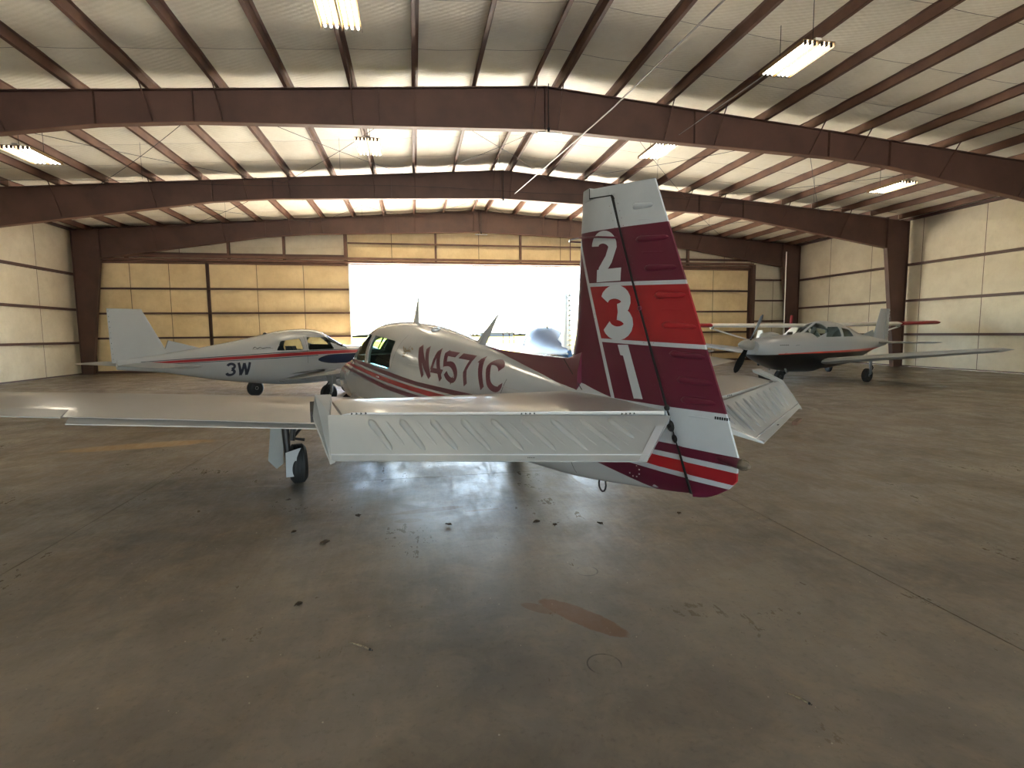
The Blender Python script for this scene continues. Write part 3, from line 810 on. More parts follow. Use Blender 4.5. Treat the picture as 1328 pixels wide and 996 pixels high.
def stern(p):
    # the tail cone ends along the raked rudder hinge
    if p[0] >= 0.5: return p
    w = (0.5-p[0])/0.6
    return (p[0]+w*(float(np.interp(p[2], zz_h, xx_h))+0.010+0.10), p[1], p[2])
FS.warp = stern
fus = fuselage(FS, M_PAINT, AP, (3.3, 5.75),
    [((4.56, 1.335), (4.66, 1.665), (3.80, 1.600), (3.67, 1.305)), ((5.56, 1.360), (5.16, 1.665), (4.78, 1.675), (4.68, 1.340))],
    (5.06, 5.72, 0.5, 3, 50), M_GLASS)
fus['label'] = 'white fuselage with maroon and red side stripes'
# cabin seats and panel
for sy in (-0.26, 0.26):
    st = obj('seat', loft([[(4.05+0.02*k, sy-0.2, 0.75), (4.20+0.02*k, sy-0.2, 0.75), (4.20+0.02*k, sy+0.2, 0.75), (4.05+0.02*k, sy+0.2, 0.75)] if k == 0 else [(4.05-0.07*k, sy-0.2+0.02*k, 0.75+0.24*k), (4.17-0.07*k, sy-0.2+0.02*k, 0.75+0.24*k), (4.17-0.07*k, sy+0.2-0.02*k, 0.75+0.24*k), (4.05-0.07*k, sy+0.2-0.02*k, 0.75+0.24*k)] for k in range(3)]), M_SEAT, AP)
    obj('headrest', box(3.87, 3.95, sy-0.11, sy+0.11, 1.28, 1.42), M_SEAT, st)
obj('instrument_panel', prism([(5.25, -0.48, 1.05), (5.32, -0.48, 1.40), (5.62, -0.48, 1.40), (5.62, -0.48, 1.05)], (0, 0.96, 0)), M_DARK, AP)

# side stripes (x, top, bottom)
SM1 = [(5.75, 1.372, 1.345), (5.35, 1.350, 1.312), (4.65, 1.329, 1.293), (4.14, 1.302, 1.262), (3.67, 1.275, 1.231), (2.93, 1.222, 1.183), (1.73, 1.180, 1.140), (0.60, 1.125, 1.080), (0.06, 1.103, 1.057), (-0.10, 1.103, 1.057)]
SRD = [(6.85, 1.215, 1.195), (6.3, 1.270, 1.245), (5.36, 1.283, 1.250), (4.65, 1.253, 1.212), (4.14, 1.228, 1.181), (3.67, 1.205, 1.157), (2.93, 1.165, 1.121), (2.17, 1.135, 1.085), (0.60, 1.055, 1.000), (0.06, 1.031, 0.973), (-0.10, 1.031, 0.972)]
SM2 = [(6.85, 1.185, 1.165), (6.3, 1.225, 1.195), (5.33, 1.216, 1.178), (4.65, 1.184, 1.142), (4.14, 1.154, 1.102), (3.67, 1.130, 1.080), (2.93, 1.096, 1.052), (2.17, 1.060, 1.005), (1.20, 1.005, 0.945), (0.60, 0.972, 0.915), (0.47, 0.962, 0.893), (0.20, 0.952, 0.845), (0.06, 0.948, 0.82), (-0.10, 0.947, 0.80)]
for s in (-1, 1):
    band(FS, s, SM1, M_MAROON, fus)['label'] = 'maroon upper stripe'
    band(FS, s, SRD, M_RED, fus)['label'] = 'red middle stripe'
    band(FS, s, SM2, M_MAROON, fus)['label'] = 'maroon lower stripe'
    # registration
    TL0, TR0, BL0, BR0 = Vector((3.15, 1.555)), Vector((1.72, 1.448)), Vector((2.83, 1.279)), Vector((1.52, 1.232))
    word = 'N4571C'; us = [(0.0, 0.135), (0.165, 0.325), (0.355, 0.515), (0.545, 0.70), (0.735, 0.835), (0.85, 1.0)]
    for ch, (a, b) in zip(word, us):
        if s < 0: a, b = 1-a, 1-b            # reads nose to tail on the left, tail to nose on the right
        q = [TL0.lerp(TR0, a), TL0.lerp(TR0, b), BL0.lerp(BR0, a), BL0.lerp(BR0, b)]
        glyph(ch, q, 0.042, two_sided(FS, s), M_MAROON, fus)
    # small winged emblem with numerals aft of the window
    f = two_sided(FS, s)
    lg = [[(3.50, 1.545), (3.42, 1.50), (3.36, 1.49)], [(3.44, 1.53), (3.37, 1.50), (3.30, 1.515)], [(3.34, 1.55), (3.36, 1.50), (3.27, 1.50)], [(3.30, 1.535), (3.24, 1.515)], [(3.42, 1.475), (3.36, 1.475), (3.40, 1.445), (3.34, 1.445)], [(3.31, 1.48), (3.31, 1.445)]]
    obj('emblem', join(*[stroke(p, 0.012, f, across=1) for p in lg]), M_LOGO, fus)
    # skin seams
    for xs_, z0, z1 in ((3.62, 1.30, 1.66), (1.55, 0.75, 1.33), (0.78, 0.78, 1.20), (5.82, 0.68, 1.28)):
        obj('skin_seam', stroke([(xs_, z0), (xs_, z1)], 0.005, two_sided(FS, s, 0.002), across=1), M_DARK, fus)
    obj('skin_seam', stroke([(3.2, 1.375), (2.2, 1.335), (1.2, 1.245)], 0.006, two_sided(FS, s, 0.002), across=1), M_PAINT_DULL, fus)
obj('door_handle', box(4.0, 4.10, 0.548, 0.562, 1.19, 1.205), M_CHROME, fus)
# belly drain and tie-down ring
obj('tie_down_ring', tube([(0.62+0.035*math.cos(a), 0, 0.735+0.045*math.sin(a)) for a in [k*math.pi/6 for k in range(13)]], 0.006, 6), M_DARK, fus)

# ---- fin with dorsal fillet, painted in bands
def tail_paint():
    m, t, b = new_mat('tail_livery_paint')
    b.inputs['Roughness'].default_value = 0.42; b.inputs['Specular IOR Level'].default_value = 0.35
    tc = t.node('ShaderNodeTexCoord'); sp = t.node('ShaderNodeSeparateXYZ'); t.l.new(tc.outputs['Object'], sp.inputs[0])
    X, Z = sp.outputs[0], sp.outputs[2]
    nz = t.ramp(t.noise(5, 4, 0.6, tc.outputs['Object']), 0.3, 0.7, 0.93, 1.04)
    white, maroon, red = lin((164, 171, 177)), lin((80, 20, 40)), lin((132, 24, 32))
    def above(z0, k): return t.math('GREATER_THAN', t.math('SUBTRACT', Z, t.math('MULTIPLY', X, k)), z0)
    c = t.mix(above(1.2915, 0.0), white, maroon)
    low = t.mix(above(0.9470, 0.0), maroon, white)
    low = t.mix(above(0.972, 0.0), low, red); low = t.mix(above(1.031, 0.0), low, white); low = t.mix(above(1.057, 0.0), low, maroon); low = t.mix(above(1.103, 0.0), low, white)
    c = t.mix(above(1.2915, 0.0), low, maroon)
    c = t.mix(above(1.590, 0.040), c, white); c = t.mix(above(1.6113, 0.0382), c, red)
    c = t.mix(above(1.9026, 0.0602), c, white); c = t.mix(above(1.9232, 0.0616), c, maroon)
    # leading edge: maroon ahead of the slanted white line
    dR = t.math('SUBTRACT', X, t.math('MULTIPLY', Z, 0.4056)); dL = t.math('SUBTRACT', X, t.math('MULTIPLY', Z, 0.399))
    hi = above(1.2915, 0.0)
    c = t.mix(t.math('MULTIPLY', hi, t.math('GREATER_THAN', dR, 0.774-0.4056*2.097)), c, white)
    c = t.mix(t.math('MULTIPLY', hi, t.math('GREATER_THAN', dL, 0.802-0.399*2.1)), c, maroon)
    c = t.mix(above(2.2155, 0.0815), c, white)
    mu = t.node('ShaderNodeVectorMath', operation='SCALE'); t.l.new(c, mu.inputs[0]); t.l.new(nz, mu.inputs['Scale'])
    t.l.new(mu.outputs[0], b.inputs['Base Color'])
    return m
M_TAIL = tail_paint()
zz_le = [0.9, 1.509, 1.676, 2.533]; xx_le = [1.05, 0.954, 0.901, 0.827]
zz_h = [0.86, 0.876, 1.288, 1.605, 1.932, 2.44, 2.60]; xx_h = [-0.139, -0.132, 0.039, 0.176, 0.316, 0.515, 0.578]
zz_t = [0.868, 0.880, 0.905, 0.945, 0.993, 1.10, 1.285, 1.58, 1.931, 2.459, 2.6]; xx_t = [-0.175, -0.215, -0.262, -0.324, -0.368, -0.373, -0.303, -0.178, -0.033, 0.189, 0.248]
le = lambda z: float(np.interp(z, zz_le, xx_le)); hg = lambda z: float(np.interp(z, zz_h, xx_h)); te = lambda z: float(np.interp(z, zz_t, xx_t))
def fin_T(z): return float(np.interp(z, [1.2, 2.5], [0.058, 0.036]))
def fin_h(s, z): return fin_T(z)*(1-(1-min(max(s, 0), 1))**2.4)**0.6*(1-0.12*s)
def fin_y(x, z):
    a, b = le(z), hg(z)
    s = (a-x)/(a-b)
    if s <= 1: return fin_h(s, z)
    f = min(1.0, (b-x)/max(1e-3, b-te(z))); return fin_h(1, z)*(1-f)+0.005*f
NS = 12
def fin_ring(v):
    r0 = []
    ss = [(k/NS)**1.5 for k in range(NS+1)]
    def p(s, sg):
        z = 1.20+v*(1.26)
        a, b = le(z), hg(z)+0.004; x = a+(b-a)*s
        return (x, sg*fin_h(s, z), z)
    return [p(s, 1) for s in ss[::-1]] + [p(s, -1) for s in ss[1:]]
fin = obj('vertical_fin', loft([fin_ring(k/14) for k in range(15)]), M_TAIL, AP, smooth=35); fin['label'] = 'maroon and red vertical fin with white numerals'
def tip_ring(z):
    return [(x, sg*fin_h((le(z)-x)/(le(z)-hg(z)), 2.45), z) for sg, xs_ in ((1, (0.725, 0.76, 0.79, 0.812, 0.8265)), (-1, (0.812, 0.79, 0.76, 0.725))) for x in xs_]
obj('fin_tip', loft([tip_ring(2.462), tip_ring(2.50), tip_ring(2.533)]), M_TAIL, fin, smooth=35)
# dorsal fin running forward
def dors_ring(x):
    zt = float(np.interp(x, [0.80, 0.99, 1.49, 2.05, 2.25], [1.56, 1.500, 1.512, 1.535, 1.555])); zb = FS.par(x)[0]-0.06
    w = float(np.interp(x, [0.8, 2.25], [0.050, 0.012])); wb_ = w*1.25+0.012
    zm = zb+(zt-zb)*0.55
    return [(x, wb_, zb), (x, (w+wb_)/2, zm), (x, w*0.7, zt-0.02), (x, w*0.25, zt), (x, -w*0.25, zt), (x, -w*0.7, zt-0.02), (x, -(w+wb_)/2, zm), (x, -wb_, zb)]
obj('dorsal_fin', loft([dors_ring(x) for x in (0.80, 0.90, 0.97, 1.05, 1.25, 1.5, 1.75, 2.0, 2.2)]), M_MAROON, AP, smooth=40)
obj('fin_seam', stroke([(0.96, 1.50), (0.75, 1.31)], 0.008, lambda x, z: (x, 0.062, z), across=1), M_DARK, fin)
# fillet fairing between fin root and stabilizer
obj('root_fairing', loft([[(x, w, z0), (x, w*0.75, z0+(z1-z0)*0.6), (x, 0.035, z1), (x, -0.035, z1), (x, -w*0.75, z0+(z1-z0)*0.6), (x, -w, z0)] for x, w, z0, z1 in ((0.055, 0.06, 1.20, 1.285), (0.4, 0.085, 1.20, 1.300), (0.75, 0.11, 1.20, 1.345), (1.05, 0.09, 1.25, 1.385))]), M_PAINT, AP, smooth=40)
# numerals on both faces
for s in (-1, 1):
    fy = lambda x, z, s=s: (x, s*(fin_y(x, z)+0.003), z)
    def fq(q): return q if s > 0 else [q[1], q[0], q[3], q[2]]
    glyph('2', fq([(.715, 2.255), (.470, 2.243), (.640, 1.978), (.396, 1.966)]), 0.072, fy, M_NUMERAL, fin, 'numeral')
    glyph('3', fq([(.600, 1.918), (.325, 1.912), (.545, 1.645), (.285, 1.645)]), 0.076, fy, M_NUMERAL, fin, 'numeral')
    one = [(.423, 1.598), (.333, 1.599), (.203, 1.311), (.275, 1.307), (.373, 1.538), (.398, 1.541)] if s > 0 else [(.343, 1.598), (.423, 1.598), (.275, 1.307), (.203, 1.311), (.30, 1.53), (.318, 1.541)]
    V = [fy(*p) for p in one]
    obj('numeral', (V, [(0, 1, 2, 3, 4, 5)] if s > 0 else [(0, 1, 2, 3, 4, 5)]), M_NUMERAL, fin)
    for (za, zb) in ((1.35, 1.92), (2.0, 2.40)):
        pass

# ---- rudder
def rud_ring(z):
    b, e = hg(z)-0.004, te(z); T = fin_h(1, max(z, 1.2)) * (1 if z > 1.2 else float(np.interp(z, [0.87, 1.2], [0.75, 1])))
    xs_ = [0, 0.12, 0.35, 0.6, 0.85, 1.0]
    tilt = lambda x: 0.116*(x-e)*min(1, max(0, (z-2.2)/0.26))
    L_ = [(b+(e-b)*f, T*(1-f)+0.005*f if f > 0 else T*0.8, z+tilt(b+(e-b)*f)) for f in xs_]
    return L_ + [(p[0], -p[1], p[2]) for p in L_[::-1]]
zs_r = [0.868, 0.876, 0.890, 0.905, 0.925, 0.945, 0.97, 0.993, 1.05, 1.10, 1.2, 1.285, 1.4, 1.58, 1.75, 1.931, 2.1, 2.25, 2.35, 2.459]
rud = obj('rudder', loft([rud_ring(z) for z in zs_r]), M_TAIL, AP, smooth=35); rud['label'] = 'rudder with pressed beads and striped foot'
obj('rudder_horn', prism([(0.712, -0.028, 2.521), (0.712, -0.028, 2.473), (0.50, -0.034, 2.446), (0.44, -0.034, 2.44), (0.44, -0.034, 2.489)], (0, 0.062, 0)), M_TAIL, rud)
obj('hinge_gap_shade', loft([[(hg(z)+0.006, fin_h(1, max(z, 1.2))*0.93*(1 if z > 1.2 else 0.8), z), (hg(z)-0.009, fin_h(1, max(z, 1.2))*0.93*(1 if z > 1.2 else 0.8), z), (hg(z)-0.012, -fin_h(1, max(z, 1.2))*0.93*(1 if z > 1.2 else 0.8), z), (hg(z)+0.006, -fin_h(1, max(z, 1.2))*0.93*(1 if z > 1.2 else 0.8), z)] for z in (0.88, 1.05, 1.2, 1.3, 1.6, 1.93, 2.44)]), M_FLAT_BLACK, rud)  # black strip put in for the shade inside the rudder slot
for s in (-1, 1):
    obj('horn_gap_shade', stroke([(0.716, 2.526), (0.716, 2.468), (0.50, 2.440), (0.478, 2.415)], 0.007, lambda x, z: (x, s*(max(fin_y(x, 2.44), 0.034)+0.0015), z), across=1), M_FLAT_BLACK, rud)  # black line drawn along the horn slot in place of its shade
def bead(p0, p1, nrm, w, h, m, parent, n=14):
    a, b = Vector(p0), Vector(p1); d = (b-a).normalized(); nn = Vector(nrm).normalized(); sd = d.cross(nn).normalized(); L = (b-a).length
    V, Fc = [], []
    for i in range(n+1):
        f = i/n; e = min(1.0, (min(f, 1-f)*8+0.001)**0.5)*(1.0-0.35*f)
        e = max(e, 0.05)
        for j in range(7):
            an = math.pi*j/6
            V.append(tuple(a+(b-a)*f+sd*(w*e*math.cos(an))+nn*(h*e*math.sin(an))))
    for i in range(n):
        for j in range(6): Fc.append((i*7+j, (i+1)*7+j, (i+1)*7+j+1, i*7+j+1))
    return obj('pressed_bead', (V, Fc), m, parent, smooth=60)
RB = [((.36, 2.345), (.17, 2.325)), ((.326, 2.165), (.056, 2.143)), ((.254, 2.005), (-.006, 1.987)), ((.175, 1.857), (-.067, 1.846)), ((.116, 1.704), (-.140, 1.689)), ((.058, 1.560), (-.197, 1.545)), ((.001, 1.432), (-.245, 1.425)), ((-.03, 1.335), (-.27, 1.332))]
for (a, b) in RB:
    for s in (-1, 1):
        p0 = (a[0]-0.02, s*(fin_y(a[0]-0.02, a[1])-0.001), a[1]); p1 = (b[0]+0.02, s*(fin_y(b[0]+0.02, b[1])-0.001), b[1])
        bead(p0, p1, (0.1, s, 0), 0.019, 0.012, M_TAIL, rud)
        q0 = (a[0]-0.06, s*(fin_y(a[0]-0.06, a[1]-0.075)-0.001), a[1]-0.075); q1 = (b[0]+0.03, s*(fin_y(b[0]+0.03, b[1]-0.072)-0.001), b[1]-0.072)
        bead(q0, q1, (0.1, s, 0), 0.007, 0.0025, M_TAIL, rud)
obj('tail_light_fairing', lathe([(0.012, 0), (0.022, 0.08), (0.024, 0.19)], (-0.20, 0, 1.090), (-1, 0, -0.08), 14), M_MAROON, rud, smooth=40)
obj('tail_light', lathe([(0.025, 0), (0.026, 0.012), (0.021, 0.03), (0.008, 0.045)], (-0.385, 0, 1.076), (-1, 0, -0.05), 14), M_LENS, rud, smooth=40)
# rivets along the rudder spar and the fin, tail hardware
rv = []
for k in range(26):
    z = 1.31+0.043*k; x0 = hg(z)
    for dx in (0.03, -0.04):
        yv = fin_y(x0+dx, z)
        for s in (-1, 1): rv.append(box(x0+dx-0.0018, x0+dx+0.0018, s*yv-0.001, s*yv+0.001, z-0.0018, z+0.0018))
for k in range(20):
    z = 1.33+0.03*k
    for s in (-1, 1):
        yv = fin_y(0.70-0.1*(z-1.3), z); rv.append(box(0.698-0.1*(z-1.3), 0.702-0.1*(z-1.3), s*yv-0.001, s*yv+0.001, z-0.0018, z+0.0018))
tag(obj('rivet_rows', join(*rv), M_MAROON, fin), kind='stuff')
rg_ = []
for k in range(9):
    a = R(40*k); rg_.append(box(0.25+0.045*math.cos(a)-0.003, 0.25+0.045*math.cos(a)+0.003, FS.side(0.25, 0.92)+0.000, FS.side(0.25, 0.92)+0.005, 0.915+0.035*math.sin(a)-0.003, 0.915+0.035*math.sin(a)+0.003))
tag(obj('access_screws', join(*rg_), M_ROD, fus), kind='stuff')
obj('hinge_fitting', lathe([(0.012, -0.052), (0.03, -0.04), (0.03, 0.04), (0.012, 0.052)], (0.005, 0, 1.195), (0, 1, 0), 12), M_FLAT_BLACK, rud)
obj('hinge_fitting', lathe([(0.008, -0.058), (0.016, -0.05), (0.016, 0.05), (0.008, 0.058)], (0.03, 0, 1.285), (0, 1, 0), 12), M_FLAT_BLACK, rud)
obj('hinge_fitting', lathe([(0.01, -0.046), (0.024, -0.036), (0.024, 0.036), (0.01, 0.046)], (-0.022, 0, 1.135), (0, 1, 0), 12), M_FLAT_BLACK, rud)
obj('hinge_fitting', lathe([(0.006, -0.05), (0.012, -0.046), (0.012, 0.046), (0.006, 0.05)], (0.25, 0, 1.795), (0, 1, 0), 12), M_MAROON, rud)
for s in (-1, 1):
    obj('no_push_placard', join(*[box(-0.25-0.012*k-0.004, -0.25-0.012*k+0.004, s*(fin_y(-0.25-0.012*k, 1.268)+0.001)-0.001, s*(fin_y(-0.25-0.012*k, 1.268)+0.001)+0.001, 1.262, 1.275) for k in range(6)]), M_FLAT_BLACK, rud)
# whisker antenna around the fin
obj('whisker_antenna', tube([(0.44, 0.045, 2.195), (0.56, 0.085, 2.215), (0.75, 0.085, 2.240), (0.90, 0.050, 2.255), (0.985, 0.0, 2.26)], 0.006, 6), M_MAROON, AP)
obj('whisker_antenna', tube([(0.985, 0.0, 2.26), (0.90, -0.030, 2.245), (0.80, -0.02, 2.225)], 0.006, 6), M_MAROON, AP)
obj('whisker_antenna', tube([(0.975, 0.0, 2.255), (0.975, 0.0, 2.13)], 0.003, 5), M_MAROON, AP)

# ---- horizontal tail
def hinge(y): f = (y-0.08)/1.52; return Vector((0.055+0.56*f, y, 1.243+0.047*f))
for s in (-1, 1):
    stb = None
    rgs = []
    for y in (0.03, 0.30, 0.60, 0.95, 1.30, 1.50, 1.54):
        hh = hinge(y); lex = 0.99-0.06*y/1.5; zc = hh.z
        T = 0.052-0.02*y/1.5
        if y > 1.52: T *= 0.5; lex -= 0.04
        ring = []
        ss = [(k/10)**1.6 for k in range(11)]
        up = [(lex+(hh.x-lex)*q, s*y, zc+0.034*(1-q)+T*(1-(1-q)**2.2)**0.55*(1-0.5*q)) for q in ss]
        lo = [(lex+(hh.x-lex)*q, s*y, zc+0.034*(1-q)-T*(1-(1-q)**2.2)**0.55*(1-0.5*q)) for q in ss]
        rgs.append(up[::-1]+lo[1:])
    stb = obj('horizontal_stabilizer', loft(rgs), M_PAINT_GLOSS, AP, smooth=40)
    # elevator, drooped
    Hi, Ho, To, Ti = Vector((0.0, 0.05, 1.241)), hinge(1.60), Vector((0.436, 1.62, 1.115)), Vector((-0.208, 0.385, 1.098))
    def ep(u, v):
        p = (Hi*(1-u)+Ho*u)*(1-v)+(Ti*(1-u)+To*u)*v
        return Vector((p.x, s*p.y, p.z))
    def en(u, v):
        d1 = ep(min(u+0.01, 1), v)-ep(max(u-0.01, 0), v); d2 = ep(u, min(v+0.01, 1))-ep(u, max(v-0.01, 0))
        n = d1.cross(d2).normalized()
        return n if n.z > 0 else -n
    rr = []
    for i in range(13):
        u = i/12
        top = [ep(u, v)+en(u, v)*(0.020*(1-v)+0.003) for v in (0.0, 0.2, 0.5, 0.8, 0.86, 1.0)]
        bot = [ep(u, v)-en(u, v)*(0.020*(1-v)+0.003) for v in (1.0, 0.86, 0.5, 0.2, 0.0)]
        top[0] = ep(u, 0.015)+en(u, 0.0)*0.014; bot[-1] = ep(u, 0.015)-en(u, 0.0)*0.014
        rr.append([tuple(p) for p in top+bot])
    el = obj('elevator', loft(rr), M_PAINT_DULL, AP, smooth=30); el['label'] = 'drooped elevator with pressed beads'
    obj('trailing_edge_strip', loft([[tuple(ep(u, v)+en(u, v)*(0.020*(1-v)+0.0035+k)) for v, k in ((0.86, -0.001), (0.862, 0.0035), (0.885, 0.0035), (0.89, -0.001))] for u in [i/12 for i in range(13)]]), M_PAINT, el)
    ch_ = []
    for (u, v) in ((0.005, 0.06), (0.03, 0.97)):
        pass
    for k in range(10):
        y = 1.43-0.132*k
        u0 = (y-0.085)/1.515
        # same-y point near the trailing edge
        uT = (y-0.359)/1.261
        def at(v):
            # solve for u with |y| = y along row v
            lo_, hi_ = 0.0, 1.0
            for _ in range(25):
                mid = (lo_+hi_)/2
                if abs(ep(mid, v).y) < y: lo_ = mid
                else: hi_ = mid
            return (lo_+hi_)/2
        if y < 0.25: continue
        v1 = 0.80
        a = at(0.13); y0 = y; y = y-0.06; b = at(v1); y = y0
        if y < 0.45: v1 = 0.55; y = y0-0.035; b = at(v1); y = y0
        n0 = en(a, 0.45)
        bead(ep(a, 0.13)+en(a, 0.13)*0.019, ep(b, v1)+en(b, v1)*(0.020*(1-v1)+0.0028), n0, 0.019, 0.012, M_PAINT_DULL, el)
        y2 = y-0.066
        if y2 > 0.30:
            y, keep = y2, y
            a = at(0.16); y = y-0.05; b = at(min(v1, 0.7))
            bead(ep(a, 0.16)+en(a, 0.16)*0.018, ep(b, min(v1, 0.7))+en(b, min(v1, 0.7))*0.0085, n0, 0.008, 0.003, M_PAINT_DULL, el)
            y = keep
    # balance horn at the tip, tilting up as the elevator droops
    hq = [Vector((0.80, 1.555, 1.372)), Vector((0.79, 1.635, 1.376)), Vector((0.615, 1.668, 1.298)), Vector((0.438, 1.628, 1.124)), Vector((0.445, 1.605, 1.130)), Vector((0.605, 1.595, 1.302))]
    hq = [Vector((p.x, s*p.y, p.z)) for p in hq]
    obj('balance_horn', prism(hq, (-0.014, 0, -0.022)), M_PAINT_DULL, el)
    obj('counterweight', prism([(0.78, s*1.60, 1.345), (0.78, s*1.66, 1.345), (0.70, s*1.67, 1.305), (0.70, s*1.60, 1.305)], (-0.01, 0, -0.05)), M_DARK, el)
    for y in (0.22, 0.70, 1.46):
        hh = hinge(y)
        obj('hinge_fitting', join(*[tube([(hh.x-0.004+0.37*k*0.02, s*(y+0.02*k-0.03), hh.z+0.010), (hh.x-0.004+0.37*k*0.02, s*(y+0.02*k-0.018), hh.z+0.013)], 0.006, 6) for k in range(4)]), M_FLAT_BLACK, el)
    # inboard edge flange
    obj('root_flange', loft([[tuple(ep(u, v)+en(u, v)*(0.020*(1-v)+k)) for u, k in ((0.0, 0.001), (0.0, 0.006), (0.028, 0.006), (0.03, 0.001))] for v in (0.30, 0.5, 0.75, 0.99)]), M_PAINT, el)
    obj('placard', join(*[obox(ep(0.36+0.004*k, 0.94)+en(0.36, 0.94)*0.005, ep(0.362+0.004*k, 0.94)+en(0.36, 0.94)*0.005, 0.012, 0.002) for k in range(6)]), M_FLAT_BLACK, el)
obj('trim_bracket', obox((0.12, -1.10, 1.09), (0.20, -1.27, 1.09), 0.03, 0.02), M_STEEL_LT, AP)

# ---- antennas on the spine
blade_antenna(AP, (4.46, 1.82), (4.22, 1.805), (4.225, 2.12), (4.195, 2.12))
blade_antenna(AP, (2.56, 1.575), (2.34, 1.545), (2.08, 1.825), (2.045, 1.825))
obj('cabin_vent', lathe([(0.05, 0), (0.05, 0.02), (0.02, 0.035)], (3.35, 0.1, 1.705), (0, 0.1, 1), 12), M_PAINT, fus, smooth=40)

# ---- wings
for s in (-1, 1):
    w = wing_half('wing', [(5.42, 0.35, 0.700, 1.96, 0.27), (5.36, 2.6, 0.915, 1.56, 0.21), (5.22, 5.35, 1.175, 1.08, 0.14)], M_PAINT_GLOSS, AP, s)
    obj('flap', loft([[(x_, s*y_, z_) for x_, z_ in ((a+0.02, zq+0.05), (a-c*0.5, zq+0.018), (a-c, zq-0.030), (a-c, zq-0.038), (a-c*0.5, zq-0.03), (a+0.02, zq-0.035))] for y_, a, c, zq in ((0.62, 3.86, 0.36, 0.71), (3.3, 4.10, 0.30, 0.965))]), M_PAINT_GLOSS, AP, smooth=40)
    obj('aileron', loft([[(x_, s*y_, z_) for x_, z_ in ((a+0.02, zq+0.04), (a-c, zq+0.004), (a-c, zq-0.004), (a+0.02, zq-0.03))] for y_, a, c, zq in ((3.34, 4.10, 0.26, 0.985), (5.2, 4.36, 0.22, 1.155))]), M_PAINT_DULL, AP)
    obj('wing_root_fillet', loft([[(5.4-f*2.0, s*(FS.side(5.4-f*2.0, 0.9)-0.03), 0.93-0.17*f), (5.4-f*2.0, s*(FS.side(5.4-f*2.0, 0.8)+0.10), 0.80-0.05*f), (5.4-f*2.0, s*(FS.side(5.4-f*2.0, 0.7)-0.03), 0.68)] for f in [k/8 for k in range(9)]]), M_PAINT, AP, smooth=50)
    # main gear
    g = empty('main_gear', parent=AP); g.name = 'main_gear'
    wheel(g, 4.44, s*1.40, 0.222, 0.175)
    obj('gear_leg', tube([(4.50, s*1.52, 0.80), (4.46, s*1.51, 0.50), (4.45, s*1.50, 0.222), (4.44, s*1.40, 0.222)], [0.045, 0.04, 0.032, 0.03], 10), M_DARK, g, smooth=50)
    obj('shock_link', tube([(4.40, s*1.42, 0.76), (4.36, s*1.46, 0.50)], 0.03, 8), M_DARK, g)
    obj('shock_link', tube([(4.55, s*1.33, 0.62), (4.40, s*1.45, 0.52), (4.35, s*1.33, 0.50)], 0.018, 8), M_DARK, g)
    obj('gear_door', prism([(4.55, s*1.53, 0.76), (4.66, s*1.64, 0.78), (4.66, s*1.70, 0.24), (4.58, s*1.62, 0.15), (4.52, s*1.55, 0.22)], (0.012, -s*0.006, 0)), M_PAINT_DULL, g)
    # curved inner door hugging the tyre
    def dn(u, v):
        a = -0.1+1.0*v
        return (4.20+0.05*math.cos(a*2)-0.02*v+0.02, s*(1.545-(0.16-0.05*math.sin(math.pi*v))*u+0.01*math.sin(3*u)), 0.115+0.29*v+0.04*u*v)
    V, Fc = grid(dn, 6, 6); V2 = [(p[0]-0.008, p[1], p[2]) for p in V]
    obj('gear_door', join((V, Fc), (V2, Fc)), M_PAINT, g, smooth=50)
# nose gear and propeller
g = empty('nose_gear', parent=AP)
wheel(g, 6.26, 0, 0.18, 0.13)
obj('gear_leg', tube([(6.40, 0, 0.72), (6.32, 0, 0.42)], 0.04, 10), M_DARK, g)
for sy in (-0.09, 0.09): obj('fork_arm', tube([(6.32, sy*0.4, 0.44), (6.28, sy, 0.30), (6.26, sy, 0.18)], 0.018, 8), M_DARK, g)
propeller(AP, 7.08, 1.04, 1.9, R(140), M_BLADE, M_PAINT, 0.32, 0.16)
obj('cowl_scoop', box(6.2, 6.9, -0.12, 0.12, 0.62, 0.70), M_PAINT, AP)

